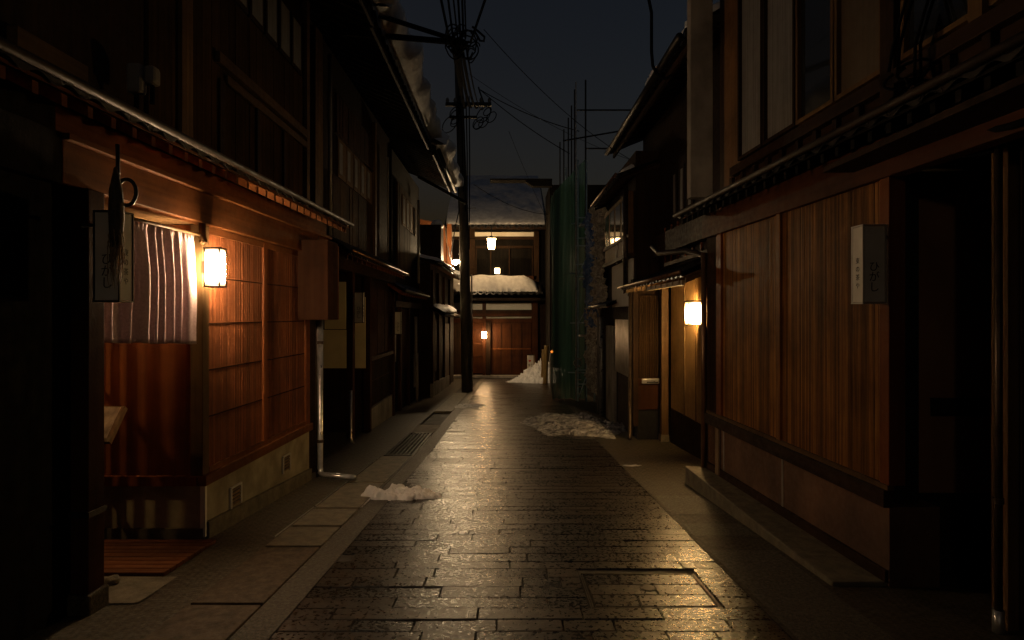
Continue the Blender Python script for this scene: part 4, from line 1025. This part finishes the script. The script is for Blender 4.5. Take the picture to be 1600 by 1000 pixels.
MB().box(X(1079,7.0), X(1114,7.0), 7.0, 7.14, Z(308,7.0), 5.6).build('wing_wall', M['plaster_grey'], R1, bevel=.006)
MB().box(X(1076,7.0), X(1116,7.0), 6.97, 7.17, 5.5, 5.75).build('wing_cap', M['tile'], R1)
main_roof(R1, F1u, 0, 7.3, .75, 5.9)
sign_box('white box sign lantern with a silver frame on the wide lattice front', 2.35, 2.506, 4.0, 4.134, 1.63, 2.14, -1)
# cable tangle at the near upper wall
ct = thing('cable_tangle', 'dark mass of cables and clamps over the near lean-to roof', 'cable', (2.45, 3.75, 3.1))
for i, px in enumerate((1398, 1408, 1432, 1440, 1458)):
    MB().tube([(X(px+28,3.7),3.7,Z(-30,3.7)), (X(px+12,3.7),3.7,Z(20,3.7)), (X(px-2,3.7),3.7,Z(70,3.7)), (X(px-6+3*i,3.7),3.72,Z(110+8*i,3.7))], .009, 6).build('drop_cable', M['cable'], ct, smooth=True)
for k in range(22):
    cx0, cz0 = X(random.uniform(1395,1470),3.72), Z(random.uniform(110,200),3.72); r_ = random.uniform(.03,.09); a0 = random.random()*6
    MB().tube([(cx0+r_*math.cos(a), 3.72+.04*math.sin(a*2+a0), cz0+r_*.8*math.sin(a+.3)) for a in [a0+i*.4 for i in range(random.randint(9,17))]], .009, 5).build('cable_coil', M['cable'], ct, smooth=True)
for k in range(5): MB().tube([(X(1400+k*12,3.7),3.7,Z(168,3.7)),(X(1400+k*12,3.7),3.7,Z(176,3.7))], .02, 8).build('clamp', M['plaster_grey'], ct)
wire('cable sagging from the tangle toward the near post', [(X(1470,3.7),3.7,Z(190,3.7)), (X(1600,3.0),3.0,Z(190,3.0))], .02, .05)
wire('second cable sagging low under the lean-to eave', [(X(1430,3.75),3.75,Z(205,3.75)), (X(1570,3.4),3.4,Z(225,3.4))], .016, .1)

# ------------------------------------------------------------------ HOUSE R2 (recessed entrance with lamp)
F2 = Fr(2.95, 9, .0, -1)
R2 = thing('townhouse', 'dark townhouse with recessed entrance lit by a white wall lamp', 'house', (3.3, 9.5, gz(9.5)), 'wooden townhouses along the lane')
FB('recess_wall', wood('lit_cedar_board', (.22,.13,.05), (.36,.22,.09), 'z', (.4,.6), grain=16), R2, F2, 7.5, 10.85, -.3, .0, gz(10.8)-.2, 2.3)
for a in (8.2, 8.8, 9.4, 10.0): FB('batten', M['wood_mid'], R2, F2, a, a+.03, .0, .012, -.1, 2.3)
FB('dado_board', M['wood_dark'], R2, F2, 7.5, 10.8, .0, .02, gz(10.8)-.1, -.1)
FB('side_wall', M['wood_dark'], R2, F2, 7.4, 7.5, -.3, .0, gz(7.5)-.2, 2.5)
p = MB().box(X(1033,10.88), X(1044,10.88), 10.85, 11.0, gz(10.9)+.12, 2.2).build('post', M['wood_mid'], R2, bevel=.006)
MB().box(X(1032,10.87), X(1045,10.87), 10.84, 11.01, gz(10.9)-.1, gz(10.9)+.12).build('post_base', M['concrete'], p)
y_ = 11.05
lt = MB(); px = 999.5
while px < 1031: lt.box(X(px,y_), X(px+1.5,y_), y_, y_+.03, Z(590,y_), Z(462,y_)); px += 3.4
lt = lt.build('lattice_window', M['wood_upper'], R2)
e = MB()
for py in (480, 505, 522, 536, 552, 572): e.box(X(998,y_), X(1032,y_), y_+.03, y_+.05, Z(py+1.2,y_), Z(py-1.2,y_))
e.build('rail', M['wood_dark'], lt)
MB().box(X(997,y_), X(1033,y_), y_+.09, y_+.12, Z(591,y_), Z(461,y_)).build('backing_board', M['wood_dark'], lt)
MB().box(X(997,y_), X(1033,y_), y_+.02, y_+.15, Z(640,y_), Z(591.5,y_)).build('lower_panel', M['wood_box'], R2)
ml = MB().box(X(1003,y_), X(1031,y_), y_-.03, y_+.018, Z(599,y_), Z(591.8,y_)).build('mail_slot', M['steel'], R2, bevel=.004)
MB().box(X(1010,y_), X(1028,y_), y_-.034, y_-.0305, Z(598,y_), Z(596,y_)).build('flap', M['black'], ml)
MB().box(X(997,y_), X(1033,y_), y_+.05, y_+.3, gz(11)-.2, Z(640.5,y_)).build('base_wall', M['black'], R2)
MB().box(X(989,y_), X(997,y_), y_-.02, y_+.2, gz(11)+.25, 2.2).build('corner_post', M['wood_dark'], R2)
F2r = Fr(2.95, 9, .0, -1)
pent_roof(R2, F2r, 7.45, 11.5, -.05, 2.36, .78, 2.03, rafter=.3, gm='copper', rm='wood_mid_y')
FB('fascia_board', M['wood_pale'], R2, F2r, 7.7, 9.6, .68, .72, 1.93, 1.99)
FB('wall_strip', M['wood_mid_y'], R2, F2r, 7.7, 10.2, .25, .29, 2.36, 2.42)
downpipe(R2, [(X(985,11.1),11.1,1.95),(X(984,11.1),11.1,gz(11.1)+.1),(X(982,11.1),11.0,gz(11.1)+.03)], .035, 'metal_dark')
downpipe(R2, [(X(1000,11.4),11.3,2.1),(X(984,11.3),11.2,2.0),(X(983,11.2),11.15,1.9)], .04, 'metal_dark', 'gutter_elbow')
F2u = Fr(2.85, 9, .0, -1)
FB('upper_wall', M['wood_dark'], R2, F2u, 7.3, 12.6, -.3, .0, 2.3, 5.3)
for i in range(3):
    a = 9.2+i*.42; wn = FB('window_frame', M['wood_dark'], R2, F2u, a, a+.36, .0, .02, 3.2, 3.95); FB('pane', M['curtain_pane'], wn, F2u, a+.1, a+.22, .02, .024, 3.25, 3.9)
FB('balcony_front', M['wood_dark_y'], R2, F2u, 8.2, 11.2, .0, .15, 2.6, 2.95)
for i in range(8): FB('upper_batten', M['wood_red'], R2, F2u, 8.0+i*.4, 8.06+i*.4, .0, .02, 2.4, 3.1)
main_roof(R2, F2u, 7.4, 12.7, .67, 5.02)
tag(snow_bank('roof_snow', F2u, 7.4, 12.7, .45, 5.1, 3.0, .42, .26, 31), kind='stuff')
rl2 = thing('wall_lamp', 'tall white paper wall lamp lighting the recessed entrance boards', 'lamp', (2.85, 9.2, 1.4), 'lit paper wall lamps')
MB().box(X(1075.5,9.1), X(1095.5,9.1), 9.1, 9.26, Z(507,9.1), Z(472,9.1)).build('paper_shade', M['lamp_recess'], rl2)
MB().box(X(1074.5,9.1), X(1096.5,9.1), 9.09, 9.27, Z(471.9,9.1), Z(469.5,9.1)).build('cap', M['wood_dark'], rl2)
MB().box(X(1074.5,9.1), X(1097.5,9.1), 9.09, 9.27, Z(508.5,9.1), Z(507.1,9.1)).build('base', M['wood_dark'], rl2)

# ------------------------------------------------------------------ HOUSE R3
F3 = Fr(2.36, 12, .0, -1)
R3 = thing('townhouse', 'dark townhouse with glossy front panel and pale upper wall before the scaffold', 'house', (2.9, 13.5, gz(13.5)), 'wooden townhouses along the lane')
FB('wall', M['wood_dark'], R3, F3, 11.3, 15.6, -.6, -.1, gz(15.6)-.2, 1.7)
FB('upper_wall', M['wood_dark'], R3, F3, 11.3, 14.25, -.6, -.06, 1.7, 4.6)
FB('glossy_panel', M['brass'], R3, F3, 11.5, 13.1, -.1, .0, .35, 1.45, .004)
FB('pale_pillar', M['plaster_grey'], R3, F3, 13.3, 14.3, -.1, .0, gz(14.3)-.1, 1.3)
FB('door', M['wood_dark'], R3, F3, 11.5, 13.2, -.1, -.05, gz(13.2), .33)
downpipe(R3, [F3.p(.04,14.7,1.5), F3.p(.04,14.7,gz(14.7))], .05, 'steel')
downpipe(R3, [F3.p(.04,15.2,1.5), F3.p(.04,15.2,gz(15.2))], .04, 'pvc')
FB('pale_wall', M['plaster_white'], R3, F3, 11.45, 13.6, -.06, -.02, 1.72, 2.62)
bx_ = FB('bay_window', M['wood_mid'], R3, F3, 11.5, 14.15, -.06, .04, 2.72, 3.9)
for a in (11.6, 12.3, 13.0, 13.65): FB('pane', M['glass'], bx_, F3, a, a+.5, .04, .045, 3.1, 3.8)
FB('white_rail', M['plaster_white'], bx_, F3, 11.5, 14.2, .04, .075, 3.02, 3.07)
for a in (11.9, 12.6): FB('rail_bracket', M['plaster_white'], bx_, F3, a, a+.035, .04, .07, 2.6, 3.02)
FB('bay_sill', M['wood_dark_y'], R3, F3, 11.4, 14.3, -.06, .09, 2.64, 2.715)
pent_roof(R3, F3, 13.0, 15.6, -.1, 1.86, .2, 1.72, rafter=0, gm='steel')
pent_roof(R3, F3, 11.2, 14.4, -1.5, 4.75, .3, 4.1, rafter=.4, gm='copper', rm='wood_dark_y', name='roof')
downpipe(R3, [F3.p(.08,11.55,4.0), F3.p(.08,11.55,2.0)], .05, 'metal_dark')
tag(snow_bank('roof_snow', F3, 11.4, 14.3, .05, 4.2, 1.4, .42, .16, 41), kind='stuff')

# ------------------------------------------------------------------ SCAFFOLD with netting
sf = thing('scaffold', 'steel pole scaffold wrapped in dark green netting', 'scaffold', (1.9, 18.5, gz(18.5)))
def fold(a, b, z0, z1, nfold=9, amp=.05, m=M['net'], name='green_netting', ztop=None):
    a, b = Vector(a), Vector(b); d_ = (b-a); nrm = Vector((-d_.y, d_.x, 0)).normalized(); rows = []
    for k in range(26):
        f = k/25; r = []
        for i in range(90):
            u = i/89; q = a.lerp(b, u)
            off = amp*math.sin(u*nfold*6.28+1.5*math.sin(f*3+u*4)) * (.5+.6*noise.noise((u*4, f*2.5, 5))) + .06*noise.noise((u*2.5, f*4, 2))
            zt2 = z1 + (ztop(u) if ztop else 0)
            r.append((q.x+nrm.x*off, q.y+nrm.y*off, z0+(zt2-z0)*f + .03*noise.noise((u*7,f,3))))
        rows.append(r)
    return MB().grid(rows).build(name, m, sf, smooth=True)
fold((X(866,18.4),18.4,0), (X(914,18.4),18.4,0), gz(18.4)+.05, Z(300,18.4), 4, .07, ztop=lambda u: 1.0*u)
fold((X(866,18.4),18.4,0), (X(866,18.4)-.02,19.3,0), gz(19)-.02, Z(300,18.4), 2, .03)
for (px, d_, top) in ((900,18.3,128),(915,18.3,125),(898,18.8,140),(875,22.5,222),(881,21.5,202),(888,20.5,184),(893,19.6,165)):
    MB().tube([(X(px,d_),d_,gz(d_)),(X(px,d_),d_,Z(top,d_))], .024 if d_ > 19 else .027, 8).build('upright_pole', M['black'] if px not in (900,) else M['steel'], sf)
for (px, d_) in ((903,18.1),(916.5,18.1)):
    MB().tube([(X(px,d_),d_,gz(d_)),(X(px,d_),d_,Z(250,d_))], .024, 8).build('frame_pole', surf('blue_lit_pole', (.34,.52,.62), (.5,.68,.78), (9,9,9), (.3,.5), 0), sf)  # pale blue colour carries the bluish light on the tubes
blu = bpy.data.materials['blue_lit_pole']
for py in (340, 372, 384, 413, 432, 578, 600):
    MB().tube([(X(900,18.1),18.1,Z(py,18.1)),(X(948 if py < 440 else 917,18.1),18.1,Z(py,18.1))], .02, 6).build('crossbar', blu, sf)
for px, d_ in ((884,18.9),(929,17.9),(943,17.7)): MB().tube([(X(px,d_),d_,gz(d_)),(X(px,d_),d_,Z(262 if px < 900 else 330,d_))], .024, 8).build('frame_pole', blu, sf)
for z in (-.2, 1.3, 2.8, 4.3): MB().tube([(X(866,18.6),18.6,z),(X(950,18.0),18.0,z+.02)], .022, 6).build('crossbar', blu, sf)
for z in (.9, 2.6, 4.2): MB().box(X(905,18.3), X(948,18.3), 18.0, 18.4, z, z+.05).build('platform', M['steel'], sf)
for a, b in ((-.9,1.3),(1.3,2.8),(2.8,4.3)): MB().tube([(X(904,18.05),18.05,a),(X(946,18.05),18.05,b)], .016, 6).build('brace', blu, sf)
for k in range(6): MB().tube([(X(903,18.05),18.05,Z(560+k*11,18.1)),(X(908,18.05),18.05,Z(560+k*11,18.1))], .016, 6).build('coupler', M['steel'], sf)
MB().tube([(X(903,18.05)+.12*math.cos(a),18.05,Z(567,18.05)+.12*math.sin(a)) for a in [i*.4 for i in range(17)]], .016, 6).build('wire_loop', M['steel'], sf)
for (py, xa, xb) in ((172, 901, 992), (208, 880, 985), (232, 915, 960)):
    MB().tube([(X(xa,18.4),18.4,Z(py+(10 if py == 208 else 0)+ (2 if py==208 else 0),18.4)),(X(xb,17.5),17.5,Z(py-(6 if py == 208 else 0),17.5))], .024, 6).build('ledger_tube', M['black'], sf)
wk = MB().box(X(766,25.5), X(862,25.5), 25.2, 25.8, Z(284,25.5), Z(281.5,25.5)); wk.hexa([(X(832,25.5),25.3,Z(292,25.5)),(X(862,25.5),25.3,Z(292,25.5)),(X(862,25.5),25.7,Z(292,25.5)),(X(832,25.5),25.7,Z(292,25.5)),(X(820,25.5),25.3,Z(284.5,25.5)),(X(862,25.5),25.3,Z(284.5,25.5)),(X(862,25.5),25.7,Z(284.5,25.5)),(X(820,25.5),25.7,Z(284.5,25.5))])
R4 = thing('dark_house', 'dark narrow house with jutting flat eave behind the green netting', 'house', (2.6, 26.5, gz(26.5)), 'wooden townhouses along the lane')
wk.build('eave', M['shade_black'], R4)
MB().box(X(859,26.2), 6, 26.2, 29.0, gz(26)-.3, Z(284,25.6)).build('wall', M['shade_black'], R4)
MB().box(2.75, 6, 14.3, 25.5, gz(26)-.3, 4.2).build('side_wall', M['shade_black'], R4)
def crumple(label, name, m, y0, y1, z0, z1, seed, amp):
    rows = []
    for k in range(70):
        f = k/69; r = []
        for i in range(44):
            u = i/43; q = Vector((u*5, f*9, seed))
            off = amp*(noise.noise(q)+.7*abs(noise.noise(q*2.3))+.5*noise.noise(q*5))
            r.append((2.42-abs(off)*.9, y0+(y1-y0)*u+off*.6, z0+(z1-z0)*f))
        rows.append(r)
    return tag(MB().grid(rows).build(name, m, loc=(2.42,y0,z0), smooth=False, solid=.006), label, 'sheet')
crumple('blue tarp hanging in folds behind the scaffold crossbars', 'blue_tarp', M['tarp_blue'], 15.7, 18.2, 1.2, 4.5, 2.2, .14)
crumple('crumpled pale plastic sheet hanging beside the blue tarp', 'plastic_sheet', M['tarp_tan'], 14.35, 16.2, 1.8, 4.4, 6.4, .26)
crumple('lower crumpled plastic sheet hanging to the ground by the scaffold', 'plastic_sheet', M['tarp_tan'], 15.75, 17.9, -.55, 1.75, 9.4, .16)
wn_ = thing('warning_lamp', 'tiny amber warning lamp at the edge of the netting', 'lamp', (X(862,23), 23, Z(550,23)))
MB().tube([(X(862,23),22.9,Z(551,23)),(X(862,23),22.9,Z(549,23)),(X(862,23),22.9,Z(547,23))], [.03,.045,.02], 10).build('lens', M['lamp_amber'], wn_)
MB().tube([(X(862,23),22.9,Z(556,23)),(X(862,23),22.9,Z(551,23))], .03, 8).build('base', M['black'], wn_)
for px, d_, py, lab in ((852,25.3,540,'thick yellow bamboo post leaning at the snow bank'),(847,26.0,546,'thinner bamboo post behind the leaning one')):
    bp = MB(); pth = []; rr = []
    z0, z1 = gz(d_), Z(py,d_)
    for k in range(25):
        f = k/24; pth.append((X(px,d_)+.05*f, d_, z0+(z1-z0)*f)); rr.append((.10 if px == 852 else .06)*(1.12 if k % 6 == 0 else 1))
    tag(bp.tube(pth, rr, 10).build('bamboo_post', M['bamboo'], loc=(X(px,d_),d_,z0), smooth=True), lab, 'post', 'bamboo posts by the snow bank')
tag(MB().box(X(859,24), X(864,24), 24.0, 24.1, gz(24), Z(552,24)).build('notice_board', M['plaster_grey'], loc=(X(861,24),24,gz(24)), bevel=.01), 'pale narrow board standing against the green netting', 'board')
